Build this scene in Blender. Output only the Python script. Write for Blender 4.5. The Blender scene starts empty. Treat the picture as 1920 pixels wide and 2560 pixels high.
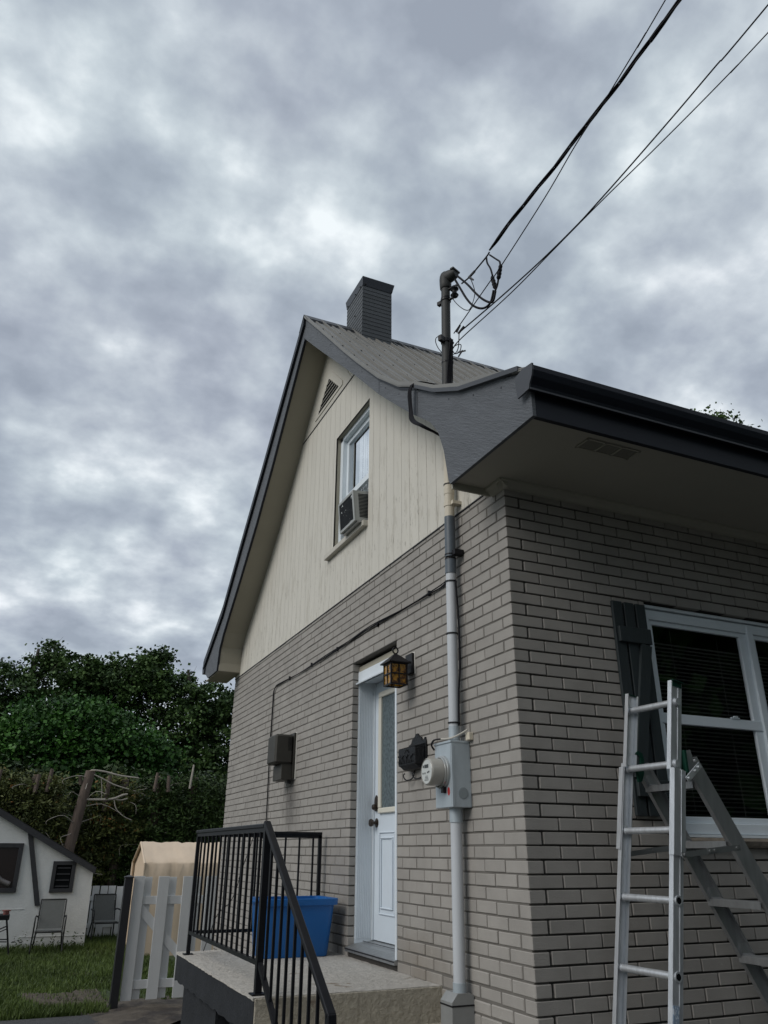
import bpy, math, random
import numpy as np
from mathutils import Vector, Matrix
random.seed(7); rng = np.random.default_rng(7)
S = bpy.context.scene
COL = S.collection
R = math.radians

# ------------------------------------------------------------------ camera
cd = bpy.data.cameras.new("camera"); cam = bpy.data.objects.new("camera", cd); COL.objects.link(cam)
cr_ = Vector((0.9129812, -0.4079666, 0.0053394)); cu_ = Vector((-0.1686905, -0.3655291, 0.9153863)); cf_ = Vector((0.3714953, 0.8366312, 0.4025412))
mw = Matrix(((cr_.x, cu_.x, -cf_.x, -2.4099), (cr_.y, cu_.y, -cf_.y, -3.61707), (cr_.z, cu_.z, -cf_.z, 1.8), (0, 0, 0, 1)))
cam.matrix_world = mw
cd.sensor_fit = 'VERTICAL'; cd.sensor_height = 36; cd.lens = 1933.93 / 2560 * 36
cd.clip_start = 0.05; cd.clip_end = 1500
S.camera = cam
S.render.resolution_x = 768; S.render.resolution_y = 1024

# ------------------------------------------------------------------ light and exposure
SUN_DIR = Vector((-0.80, -0.16, 0.60)).normalized()
sl = bpy.data.lights.new("sun", 'SUN'); sl.energy = 1.6; sl.angle = R(35); sl.color = (1.0, 0.965, 0.92)
so = bpy.data.objects.new("sun", sl); COL.objects.link(so)
so.rotation_euler = SUN_DIR.to_track_quat('Z', 'Y').to_euler()
S.view_settings.view_transform = 'Standard'; S.view_settings.look = 'None'
S.view_settings.exposure = 0.0; S.view_settings.gamma = 1.0; S.view_settings.use_curve_mapping = False
S.cycles.max_bounces = 6

W = bpy.data.worlds.new("World"); S.world = W; W.use_nodes = True
def world_sky():
    nt = W.node_tree; N = nt.nodes; L = nt.links; N.clear()
    out = N.new('ShaderNodeOutputWorld'); bg = N.new('ShaderNodeBackground')
    tc = N.new('ShaderNodeTexCoord'); sep = N.new('ShaderNodeSeparateXYZ'); L.new(tc.outputs['Generated'], sep.inputs[0])
    def math_(op, a, b=None, clamp=False):
        n = N.new('ShaderNodeMath'); n.operation = op; n.use_clamp = clamp
        for i, v in enumerate((a, b)):
            if v is None: continue
            if isinstance(v, (int, float)): n.inputs[i].default_value = v
            else: L.new(v, n.inputs[i])
        return n.outputs[0]
    zz = math_('ADD', math_('MAXIMUM', sep.outputs['Z'], 0.0), 0.34)
    cx = math_('DIVIDE', sep.outputs['X'], zz); cy = math_('DIVIDE', sep.outputs['Y'], zz)
    cmb = N.new('ShaderNodeCombineXYZ'); L.new(cx, cmb.inputs[0]); L.new(cy, cmb.inputs[1])
    def noise(scale, detail, rough, dist=0.0, off=(0, 0, 0)):
        mp = N.new('ShaderNodeMapping'); L.new(cmb.outputs[0], mp.inputs[0]); mp.inputs['Location'].default_value = off
        n = N.new('ShaderNodeTexNoise'); L.new(mp.outputs[0], n.inputs['Vector'])
        n.inputs['Scale'].default_value = scale; n.inputs['Detail'].default_value = detail
        n.inputs['Roughness'].default_value = rough; n.inputs['Distortion'].default_value = dist
        return n.outputs['Fac']
    n1 = noise(3.6, 2, 0.4, 0.0, (3.1, 1.7, 0)); n2 = noise(9.5, 7, 0.50, 0.0, (0.4, 5.2, 1.0)); n3 = noise(3.0, 3, 0.45, 0.0, (7.4, 2.2, 4.0))
    fac = math_('ADD', math_('MULTIPLY', n1, 0.42), math_('MULTIPLY', n2, 0.58))
    ramp = N.new('ShaderNodeValToRGB'); L.new(fac, ramp.inputs[0]); cr = ramp.color_ramp
    cr.elements[0].position = 0.37; cr.elements[0].color = (0.310, 0.348, 0.408, 1)
    cr.elements[1].position = 0.66; cr.elements[1].color = (0.86, 0.90, 0.92, 1)
    e = cr.elements.new(0.45); e.color = (0.385, 0.428, 0.490, 1)
    e = cr.elements.new(0.505); e.color = (0.462, 0.510, 0.562, 1)
    e = cr.elements.new(0.565); e.color = (0.570, 0.622, 0.665, 1)
    r2 = N.new('ShaderNodeValToRGB'); L.new(n3, r2.inputs[0])
    r2.color_ramp.elements[0].position = 0.35; r2.color_ramp.elements[0].color = (0.985, 1.01, 1.01, 1)
    r2.color_ramp.elements[1].position = 0.65; r2.color_ramp.elements[1].color = (1.0, 0.995, 1.01, 1)
    mul = N.new('ShaderNodeMix'); mul.data_type = 'RGBA'; mul.blend_type = 'MULTIPLY'; mul.inputs['Factor'].default_value = 1
    L.new(ramp.outputs[0], mul.inputs['A']); L.new(r2.outputs[0], mul.inputs['B'])
    sky = N.new('ShaderNodeTexSky'); sky.sky_type = 'NISHITA'; sky.sun_disc = False
    sky.sun_elevation = math.asin(SUN_DIR.z); sky.sun_rotation = math.atan2(SUN_DIR.x, SUN_DIR.y)
    sc = N.new('ShaderNodeMix'); sc.data_type = 'RGBA'; sc.blend_type = 'MULTIPLY'; sc.inputs['Factor'].default_value = 1
    L.new(sky.outputs[0], sc.inputs['A']); sc.inputs['B'].default_value = (0.1, 0.1, 0.1, 1)
    mx = N.new('ShaderNodeMix'); mx.data_type = 'RGBA'; mx.inputs['Factor'].default_value = 0.92
    L.new(sc.outputs['Result'], mx.inputs['A']); L.new(mul.outputs['Result'], mx.inputs['B'])
    # an overcast sky is brightest overhead
    st = math_('ADD', 1.13, math_('MULTIPLY', math_('MAXIMUM', math_('SUBTRACT', sep.outputs['Z'], 0.86), 0.0), 3.5))
    dk = math_('MULTIPLY', math_('MINIMUM', math_('MAXIMUM', math_('SUBTRACT', math_('MULTIPLY', sep.outputs['Y'], -1.0), 0.1), 0.0), 0.5), -0.7)  # added dimming of the unseen sky behind the camera, darkens the front wall
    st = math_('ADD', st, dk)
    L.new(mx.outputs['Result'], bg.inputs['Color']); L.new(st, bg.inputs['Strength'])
    L.new(bg.outputs[0], out.inputs[0])
world_sky()

# ------------------------------------------------------------------ helpers
MATS = {}
def mat(name, col, rough=0.7, metal=0.0, var=0.0, vscale=4.0, bump=0.0, bscale=40.0, stretch=(1, 1, 1), spots=None, attr=False, spec=0.5, two=None, rot=0.0):
    """procedural material: base colour with noise variation, bump, optional spots (col, scale, threshold, zmin, zmax) / second tone"""
    if name in MATS: return MATS[name]
    m = bpy.data.materials.new(name); m.use_nodes = True; MATS[name] = m
    nt = m.node_tree; N = nt.nodes; L = nt.links; b = N['Principled BSDF']
    b.inputs['Roughness'].default_value = rough; b.inputs['Metallic'].default_value = metal
    b.inputs['Specular IOR Level'].default_value = spec
    tc = N.new('ShaderNodeTexCoord'); mp = N.new('ShaderNodeMapping'); L.new(tc.outputs['Object'], mp.inputs[0]); mp.inputs['Scale'].default_value = stretch
    if rot:
        mr = N.new('ShaderNodeMapping'); L.new(tc.outputs['Object'], mr.inputs[0]); mr.inputs['Rotation'].default_value = (rot, 0, 0); L.new(mr.outputs[0], mp.inputs[0])
    def noise(scale, detail=5, rgh=0.6, off=0):
        n = N.new('ShaderNodeTexNoise'); n.inputs['Scale'].default_value = scale; n.inputs['Detail'].default_value = detail; n.inputs['Roughness'].default_value = rgh
        if off:
            q = N.new('ShaderNodeMapping'); q.inputs['Location'].default_value = (off, off * 1.3, off * .7); L.new(mp.outputs[0], q.inputs[0]); L.new(q.outputs[0], n.inputs['Vector'])
        else: L.new(mp.outputs[0], n.inputs['Vector'])
        return n.outputs['Fac']
    def mix(a, bcol, fac, blend='MIX'):
        x = N.new('ShaderNodeMix'); x.data_type = 'RGBA'; x.blend_type = blend
        if isinstance(fac, (int, float)): x.inputs['Factor'].default_value = fac
        else: L.new(fac, x.inputs['Factor'])
        for k, v in (('A', a), ('B', bcol)):
            if isinstance(v, tuple): x.inputs[k].default_value = (*v[:3], 1)
            else: L.new(v, x.inputs[k])
        return x.outputs['Result']
    def ramp(f, a, c):
        x = N.new('ShaderNodeMapRange'); L.new(f, x.inputs['Value']); x.inputs['From Min'].default_value = a; x.inputs['From Max'].default_value = c; x.clamp = True
        return x.outputs['Result']
    cur = tuple(col)
    if two: cur = mix(cur, tuple(two[0]), ramp(noise(two[1], 4, .55, 3.3), two[2], two[3]))
    if var:
        f = noise(vscale); lo = tuple(max(0, 1 - var) for _ in range(3)); hi = tuple(1 + var for _ in range(3))
        g = mix(lo, hi, ramp(f, .3, .7)); cur = mix(cur, g, 1.0, 'MULTIPLY')
    if attr:
        at = N.new('ShaderNodeAttribute'); at.attribute_name = 'tone'; cur = mix(cur, at.outputs['Color'], 1.0, 'MULTIPLY')
    if spots:
        for (sc_, scale, th, zlo, zhi, amt) in spots:
            f = ramp(noise(scale, 6, .7, 9.1 + th), th, th + .05)
            if zlo is not None:
                sx = N.new('ShaderNodeSeparateXYZ'); L.new(tc.outputs['Object'], sx.inputs[0])
                zf = ramp(sx.outputs['Z'], zlo, zhi); k = N.new('ShaderNodeMath'); k.operation = 'MULTIPLY'; L.new(f, k.inputs[0]); L.new(zf, k.inputs[1]); f = k.outputs[0]
            k = N.new('ShaderNodeMath'); k.operation = 'MULTIPLY'; L.new(f, k.inputs[0]); k.inputs[1].default_value = amt
            cur = mix(cur, tuple(sc_), k.outputs[0])
    if isinstance(cur, tuple): b.inputs['Base Color'].default_value = (*cur[:3], 1)
    else: L.new(cur, b.inputs['Base Color'])
    if bump:
        bp = N.new('ShaderNodeBump'); bp.inputs['Strength'].default_value = min(1, bump); bp.inputs['Distance'].default_value = 0.01 * max(1, bump)
        L.new(noise(bscale, 6, .65, 5.5), bp.inputs['Height']); L.new(bp.outputs[0], b.inputs['Normal'])
    return m

class MB:
    def __init__(s): s.v = []; s.f = []; s.c = []; s.cc = None; s.marks = []
    def add(s, vs, fs):
        o = len(s.v); s.marks.append((o, len(s.f))); s.v += [tuple(v) for v in vs]; s.f += [tuple(i + o for i in f) for f in fs]
        if s.cc is not None: s.c += [s.cc] * len(vs)
    def box(s, x0, y0, z0, x1, y1, z1, M=None):
        vs = [(x, y, z) for x in (x0, x1) for y in (y0, y1) for z in (z0, z1)]
        if M is not None: vs = [tuple(M @ Vector(v)) for v in vs]
        s.add(vs, [(0, 1, 3, 2), (4, 6, 7, 5), (0, 4, 5, 1), (2, 3, 7, 6), (0, 2, 6, 4), (1, 5, 7, 3)])
    def cbox(s, x0, y0, z0, x1, y1, z1, c=0.003, M=None):
        """box with chamfered edges"""
        X = (x0, x1); Y = (y0, y1); Z = (z0, z1); vs = []; idx = {}
        for i in (0, 1):
            for j in (0, 1):
                for k in (0, 1):
                    sx = c if i == 0 else -c; sy = c if j == 0 else -c; sz = c if k == 0 else -c
                    for a, d in enumerate(((0, sy, sz), (sx, 0, sz), (sx, sy, 0))):
                        idx[(i, j, k, a)] = len(vs); vs.append((X[i] + d[0], Y[j] + d[1], Z[k] + d[2]))
        fs = []
        for i in (0, 1):
            q = [idx[(i, 0, 0, 0)], idx[(i, 1, 0, 0)], idx[(i, 1, 1, 0)], idx[(i, 0, 1, 0)]]; fs.append(q if i else q[::-1])
            q = [idx[(0, i, 0, 1)], idx[(0, i, 1, 1)], idx[(1, i, 1, 1)], idx[(1, i, 0, 1)]]; fs.append(q if i else q[::-1])
            q = [idx[(0, 0, i, 2)], idx[(1, 0, i, 2)], idx[(1, 1, i, 2)], idx[(0, 1, i, 2)]]; fs.append(q if i else q[::-1])
        for i in (0, 1):
            for j in (0, 1):
                fs.append([idx[(i, j, 0, 0)], idx[(i, j, 1, 0)], idx[(i, j, 1, 1)], idx[(i, j, 0, 1)]])
                fs.append([idx[(i, 0, j, 0)], idx[(i, 1, j, 0)], idx[(i, 1, j, 2)], idx[(i, 0, j, 2)]])
                fs.append([idx[(0, i, j, 1)], idx[(1, i, j, 1)], idx[(1, i, j, 2)], idx[(0, i, j, 2)]])
                for k in (0, 1): fs.append([idx[(i, j, k, 0)], idx[(i, j, k, 1)], idx[(i, j, k, 2)]])
        if M is not None: vs = [tuple(M @ Vector(v)) for v in vs]
        s.add(vs, fs)
    def prism(s, poly, axis, a, b):
        """extrude 2-D polygon along axis ('x': poly=(y,z), 'y': poly=(x,z), 'z': poly=(x,y))"""
        def P(p, t): return {'x': (t, p[0], p[1]), 'y': (p[0], t, p[1]), 'z': (p[0], p[1], t)}[axis]
        n = len(poly); vs = [P(p, a) for p in poly] + [P(p, b) for p in poly]
        fs = [tuple(range(n)), tuple(range(2 * n - 1, n - 1, -1))] + [(i, i + n, (i + 1) % n + n, (i + 1) % n) for i in range(n)]
        s.add(vs, fs)
    def strip(s, prof, x0, x1, th):
        """folded sheet along X following profile [(y,z)], thickness th downwards"""
        n = len(prof); vs = []
        for (y, z) in prof: vs += [(x0, y, z), (x1, y, z), (x1, y, z - th), (x0, y, z - th)]
        fs = [(0, 3, 2, 1), (4 * n - 4, 4 * n - 3, 4 * n - 2, 4 * n - 1)]
        for i in range(n - 1):
            a = 4 * i; b = a + 4
            for k in range(4): fs.append((a + k, a + (k + 1) % 4, b + (k + 1) % 4, b + k))
        s.add(vs, fs)
    def tube(s, pts, r, seg=8, cap=True, radii=None, smooth=False):
        pts = [Vector(p) for p in pts]
        if smooth: pts, radii = catmull(pts, smooth, radii)
        n = len(pts); vs = []; T = []
        for i in range(n):
            t = (pts[min(i + 1, n - 1)] - pts[max(i - 1, 0)])
            T.append(t.normalized() if t.length > 1e-9 else Vector((0, 0, 1)))
        up = Vector((0, 0, 1)) if abs(T[0].z) < .9 else Vector((1, 0, 0))
        A = T[0].cross(up).normalized()
        for i in range(n):
            A = (A - T[i] * A.dot(T[i])).normalized(); B = T[i].cross(A); rr = radii[i] if radii else r
            for k in range(seg):
                an = 2 * math.pi * k / seg; vs.append(pts[i] + (A * math.cos(an) + B * math.sin(an)) * rr)
        fs = [(i * seg + k, i * seg + (k + 1) % seg, (i + 1) * seg + (k + 1) % seg, (i + 1) * seg + k) for i in range(n - 1) for k in range(seg)]
        if cap: fs += [tuple(range(seg - 1, -1, -1)), tuple((n - 1) * seg + k for k in range(seg))]
        s.add(vs, fs)
    def bar(s, p, q, w, h, up=(0, 0, 1), c=0):
        """rectangular bar from p to q, w sideways, h along up"""
        p = Vector(p); q = Vector(q); t = (q - p).normalized(); U = Vector(up); U = (U - t * U.dot(t)).normalized(); A = t.cross(U)
        M = Matrix(((t.x, A.x, U.x, p.x), (t.y, A.y, U.y, p.y), (t.z, A.z, U.z, p.z), (0, 0, 0, 1)))
        l = (q - p).length
        if c: s.cbox(0, -w / 2, -h / 2, l, w / 2, h / 2, c, M)
        else: s.box(0, -w / 2, -h / 2, l, w / 2, h / 2, M)
    def lathe(s, prof, M, seg=32):
        """prof [(r, h)] about local Z"""
        n = len(prof); vs = [tuple(M @ Vector((r * math.cos(2 * math.pi * k / seg), r * math.sin(2 * math.pi * k / seg), h))) for (r, h) in prof for k in range(seg)]
        fs = [(i * seg + k, i * seg + (k + 1) % seg, (i + 1) * seg + (k + 1) % seg, (i + 1) * seg + k) for i in range(n - 1) for k in range(seg)]
        fs += [tuple(range(seg - 1, -1, -1)), tuple((n - 1) * seg + k for k in range(seg))]
        s.add(vs, fs)
    def each(s, name, m, parent=None, **kw):
        """one object per shape added"""
        out = []
        for k, (o, f0) in enumerate(s.marks):
            o1, f1 = s.marks[k + 1] if k + 1 < len(s.marks) else (len(s.v), len(s.f))
            q = MB(); q.v = s.v[o:o1]; q.f = [tuple(i - o for i in f) for f in s.f[f0:f1]]; q.c = s.c[o:o1] if s.c else []
            out.append(q.build(name, m, parent, **kw))
        return out
    def build(s, name, m, parent=None, smooth=False, bevel=0, disp=None):
        me = bpy.data.meshes.new(name); me.from_pydata(s.v, [], s.f); me.update()
        if s.c:
            a = me.color_attributes.new('tone', 'FLOAT_COLOR', 'POINT')
            a.data.foreach_set('color', np.array([(c[0], c[1], c[2], 1.0) if isinstance(c, tuple) else (c, c, c, 1.0) for c in s.c], dtype=np.float32).ravel())
        me.materials.append(m)
        if smooth: me.shade_smooth() if smooth is True else (me.shade_smooth(), me.set_sharp_from_angle(angle=R(smooth)))
        o = bpy.data.objects.new(name, me); COL.objects.link(o)
        if parent is not None: attach(o, parent)
        if bevel:
            b = o.modifiers.new('bevel', 'BEVEL'); b.width = bevel; b.segments = 2; b.limit_method = 'ANGLE'; b.angle_limit = R(40)
        return o

def catmull(pts, k, radii=None):
    P = [pts[0]] + list(pts) + [pts[-1]]; out = []; ro = [] if radii else None
    for i in range(1, len(P) - 2):
        for j in range(k):
            t = j / k; a, b, c, d = P[i - 1], P[i], P[i + 1], P[i + 2]
            out.append(.5 * ((2 * b) + (c - a) * t + (2 * a - 5 * b + 4 * c - d) * t * t + (3 * b - a - 3 * c + d) * t ** 3))
            if radii: ro.append(radii[i - 1] * (1 - t) + radii[min(i, len(radii) - 1)] * t)
    out.append(P[-2])
    if radii: ro.append(radii[-1])
    return out, ro

def world_loc(o):
    v = Vector(o.location)
    return v
def attach(o, parent):
    o.parent = parent
    if parent.type == 'EMPTY': o.matrix_parent_inverse = Matrix.Translation(-parent.location)
def thing(name, label, cat, loc=(0, 0, 0), group=None):
    o = bpy.data.objects.new(name, None); COL.objects.link(o); o.location = loc; o.empty_display_size = .2
    o['label'] = label; o['category'] = cat
    if group: o['group'] = group
    return o
def tag(o, label, cat, group=None):
    o['label'] = label; o['category'] = cat
    if group: o['group'] = group
    return o
def struct(o, kind='structure'):
    o['kind'] = kind; return o
def copy_tree(root, loc, rotz=0.0, label=None):
    r = root.copy(); COL.objects.link(r); r.location = loc; r.rotation_euler = (0, 0, rotz)
    if label: r['label'] = label
    for ch in list(root.children):
        c = ch.copy(); COL.objects.link(c); c.parent = r
        for g in list(ch.children):
            d = g.copy(); COL.objects.link(d); d.parent = c
    return r

# ------------------------------------------------------------------ materials
M_brick = mat('painted_brick', (0.310, 0.292, 0.268), .8, var=.10, vscale=3.5, bump=.35, bscale=150, attr=True, spec=.25,
              spots=[((.05, .045, .04), 26, .735, None, None, .85), ((.46, .43, .38), 9, .64, 1.55, 1.2, .45)])
def soot(m, centre, size, col, amount):
    """exhaust grime on the wall under the vent outlet"""
    nt = m.node_tree; N = nt.nodes; L = nt.links; b = N['Principled BSDF']; src = b.inputs['Base Color'].links[0].from_socket
    tc = N.new('ShaderNodeTexCoord'); mp = N.new('ShaderNodeMapping'); mp.vector_type = 'TEXTURE'; mp.inputs['Location'].default_value = centre; mp.inputs['Scale'].default_value = size; L.new(tc.outputs['Object'], mp.inputs[0])
    ln = N.new('ShaderNodeVectorMath'); ln.operation = 'LENGTH'; L.new(mp.outputs[0], ln.inputs[0])
    nz = N.new('ShaderNodeTexNoise'); nz.inputs['Scale'].default_value = 9; nz.inputs['Detail'].default_value = 5; L.new(tc.outputs['Object'], nz.inputs[0])
    a = N.new('ShaderNodeMath'); a.operation = 'ADD'; L.new(ln.outputs['Value'], a.inputs[0]); L.new(nz.outputs['Fac'], a.inputs[1])
    mr = N.new('ShaderNodeMapRange'); L.new(a.outputs[0], mr.inputs['Value']); mr.inputs['From Min'].default_value = 1.5; mr.inputs['From Max'].default_value = .6; mr.inputs['To Max'].default_value = amount; mr.clamp = True
    x = N.new('ShaderNodeMix'); x.data_type = 'RGBA'; L.new(mr.outputs[0], x.inputs['Factor']); L.new(src, x.inputs['A']); x.inputs['B'].default_value = (*col, 1); L.new(x.outputs['Result'], b.inputs['Base Color'])
soot(M_brick, (0, 3.98, 2.22), (.3, .30, .30), (.075, .07, .065), .75)
soot(M_brick, (0, 1.22, 1.15), (.5, .45, .25), (.20, .165, .125), .5)
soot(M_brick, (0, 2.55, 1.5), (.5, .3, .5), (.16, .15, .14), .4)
M_mortar = mat('shade_darkened_mortar', (0.075, 0.070, 0.065), .9, var=.15, vscale=6, bump=.5, bscale=120, spec=.1)  # front joint shadow put into the colour; the paint itself matches the brick
M_mortar2 = mat('painted_side_mortar', (0.15, 0.14, 0.127), .9, var=.1, vscale=6, spec=.1)
M_siding = mat('cream_siding', (0.585, 0.56, 0.497), .65, var=.035, vscale=3, stretch=(1, 3, .6), bump=.12, bscale=60, attr=True, spec=.3,
               spots=[((.17, .15, .12), 15, .61, 5.4, 4.2, .7), ((.34, .31, .25), 5, .55, 6.2, 4.4, .35)])
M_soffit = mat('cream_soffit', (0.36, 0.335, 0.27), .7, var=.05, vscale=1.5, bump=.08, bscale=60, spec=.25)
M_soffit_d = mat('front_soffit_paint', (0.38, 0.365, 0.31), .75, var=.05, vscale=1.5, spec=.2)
M_rake = mat('slate_painted_plywood', (0.100, 0.108, 0.120), .65, var=.12, vscale=5, stretch=(1, .8, 6), rot=R(-32), bump=.8, bscale=15, spec=.35, spots=[((.21, .23, .26), 7, .62, None, None, .35)])
M_trim = mat('dark_metal_trim', (0.018, 0.021, 0.028), .5, spec=.25, var=.1, vscale=3)
M_trim2 = mat('slate_metal_flashing', (0.058, 0.062, 0.071), .5, spec=.3, var=.1, vscale=3)
M_gutter = mat('gutter_enamel', (0.012, 0.014, 0.021), .42, spec=.22, var=.1, vscale=3)
M_roof = mat('grey_metal_roofing', (0.165, 0.160, 0.146), .5, metal=.15, var=.1, vscale=2.5, bump=.1, bscale=20)
M_screw = mat('roof_screw', (0.012, 0.012, 0.014), .6)
M_chim = mat('chimney_cladding', (0.060, 0.066, 0.072), .55, var=.12, vscale=5, attr=True)
M_capm = mat('chimney_cap_metal', (0.022, 0.026, 0.034), .4, spec=.3, var=.1, vscale=3)
M_vinyl = mat('white_vinyl', (0.66, 0.71, 0.75), .4, var=.03, vscale=5, bump=.03, bscale=40)
M_door = mat('painted_door', (0.60, 0.665, 0.725), .4, var=.03, vscale=4, spots=[((.25, .25, .24), 6, .66, 1.45, 1.2, .5)])
M_wframe = mat('window_vinyl', (0.72, 0.78, 0.82), .4, var=.04, vscale=4)
M_black = mat('black_iron', (0.010, 0.010, 0.012), .45, var=.15, vscale=20, spec=.25)
M_rail = mat('railing_enamel', (0.009, 0.0095, 0.012), .38, var=.2, vscale=12, spec=.22)
M_blackr = mat('black_cable', (0.006, 0.006, 0.009), .6, spec=.15)
M_cableg = mat('dark_grey_cable', (0.035, 0.035, 0.04), .5)
M_stucco = mat('concrete_slab', (0.47, 0.445, 0.405), .9, var=.14, vscale=22, bump=2.0, bscale=30, spec=.15, spots=[((.20, .15, .10), 4.5, .63, None, None, .7), ((.10, .08, .06), 30, .72, None, None, .9)])
M_stuccoy = mat('cream_step_stucco', (0.42, 0.385, 0.315), .9, var=.14, vscale=30, bump=2.5, bscale=34, spec=.15, spots=[((.15, .09, .06), 3.2, .60, .98, 1.1, .8), ((.05, .045, .04), 22, .70, None, None, .9)])
M_slabpaint = mat('charcoal_masonry_paint', (0.024, 0.026, 0.029), .8, var=.15, vscale=8, bump=.6, bscale=40, spec=.2)
M_alu = mat('brushed_aluminium', (0.66, 0.68, 0.70), .42, metal=.75, var=.14, vscale=9, stretch=(4, 4, .6), bump=.12, bscale=50)
M_alu2 = mat('dull_aluminium', (0.36, 0.37, 0.375), .42, metal=.75, var=.14, vscale=7, stretch=(4, 4, .6), bump=.15, bscale=40)
M_green = mat('green_plastic', (0.004, 0.035, 0.022), .5, spec=.25)
M_steel = mat('zinc_steel', (0.24, 0.25, 0.25), .4, metal=.7, var=.1)
M_galv = mat('galvanised_box', (0.40, 0.455, 0.49), .5, metal=.25, var=.12, vscale=9, stretch=(1, 1, .4), bump=.08, bscale=30)
M_pvc = mat('grey_pvc', (0.50, 0.525, 0.55), .45, var=.05, vscale=3)
M_pvcc = mat('cream_painted_pipe', (0.56, 0.51, 0.41), .55, var=.08, vscale=8, spots=[((.12, .10, .08), 30, .70, None, None, .8)])
M_pvcd = mat('slate_painted_pipe', (0.085, 0.105, 0.125), .45, var=.15, vscale=9)
M_mast = mat('mast_painted_steel', (0.045, 0.046, 0.045), .55, spec=.25, var=.15, vscale=6)
M_hood = mat('brown_vent_hood', (0.042, 0.040, 0.034), .5, spec=.3, var=.2, vscale=6)
M_caulk = mat('caulk', (0.62, 0.60, 0.55), .8)
M_blue = mat('blue_plastic', (0.004, 0.105, 0.34), .38, var=.06, vscale=3, bump=.05, bscale=20)
M_white = mat('white_fence_paint', (0.62, 0.63, 0.63), .55, var=.05, vscale=6, stretch=(1, 1, .3), bump=.15, bscale=40, attr=True)
M_wstucco = mat('white_stucco', (0.66, 0.67, 0.66), .85, var=.04, vscale=6, bump=.7, bscale=24, spec=.2)
M_darkwood = mat('charcoal_timber', (0.028, 0.029, 0.033), .7, var=.15, vscale=6, bump=.4, bscale=30)
M_shingle = mat('dark_shingle', (0.018, 0.018, 0.020), .9, var=.2, vscale=20, bump=.8, bscale=60)
M_shutter = mat('shutter_paint', (0.022, 0.030, 0.033), .6, var=.1, vscale=8, stretch=(3, 3, .5), bump=.25, bscale=30)
M_tarp = mat('beige_tarp', (0.62, 0.49, 0.36), .6, var=.06, vscale=2, bump=1.0, bscale=3.0)
M_bark = mat('cedar_bark', (0.115, 0.088, 0.072), .9, var=.3, vscale=6, stretch=(4, 4, .5), bump=1.0, bscale=16)
M_bark2 = mat('grey_bark', (0.05, 0.042, 0.035), .9, var=.3, vscale=5, stretch=(3, 3, .5), bump=.8, bscale=12)
M_twig = mat('bare_twig', (0.34, 0.31, 0.27), .8, var=.2, vscale=6)
M_cut = mat('cut_wood', (0.42, 0.33, 0.23), .8)
M_mesh = mat('grey_sling_fabric', (0.115, 0.12, 0.115), .8, var=.06, vscale=20, bump=.2, bscale=200)
M_chairf = mat('grey_chair_frame', (0.030, 0.031, 0.031), .5, spec=.3)
M_stone = mat('rough_sill_stone', (0.215, 0.185, 0.15), .9, var=.2, vscale=9, bump=1.0, bscale=22)
M_interior = mat('dark_interior', (0.008, 0.009, 0.010), 1.0, spec=.03)
M_blind = mat('blind_slat', (0.11, 0.115, 0.11), .7, spec=.1)
M_curtain = mat('white_curtain', (0.85, 0.88, 0.90), .8, var=.05, vscale=4)
M_mail = mat('cast_iron_black', (0.010, 0.011, 0.013), .42, spec=.3, var=.3, vscale=30, bump=1.0, bscale=70)
M_bronze = mat('aged_bronze', (0.07, 0.055, 0.045), .35, metal=.8)
M_acw = mat('ac_plastic', (0.34, 0.355, 0.345), .55, var=.07, vscale=8, spots=[((.15, .13, .1), 12, .66, None, None, .6)])
M_acb = mat('ac_coil', (0.016, 0.018, 0.020), .8, spec=.1, var=.3, vscale=20, spots=[((.75, .78, .78), 17, .605, None, None, .95)])
M_meter = mat('meter_glass', (0.36, 0.35, 0.32), .12, var=.04, spec=.7)
M_face = mat('meter_face', (0.50, 0.52, 0.50), .3)
M_red = mat('red_sticker', (0.42, 0.03, 0.03), .5)
M_label = mat('ladder_label', (0.26, 0.34, 0.44), .5, two=((.55, .6, .65), 60, .5, .55))
M_asphalt = mat('asphalt', (0.052, 0.052, 0.053), .95, var=.25, vscale=18, bump=.9, bscale=160)
M_dirt = mat('bare_soil', (0.085, 0.070, 0.055), 1.0, var=.35, vscale=5, bump=1.0, bscale=24, two=((.035, .028, .024), 2.2, .5, .6))
M_ground = mat('lawn_ground', (0.030, 0.048, 0.012), 1.0, var=.35, vscale=3, bump=1.0, bscale=30, two=((.065, .052, .036), 1.1, .60, .68))

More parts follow.
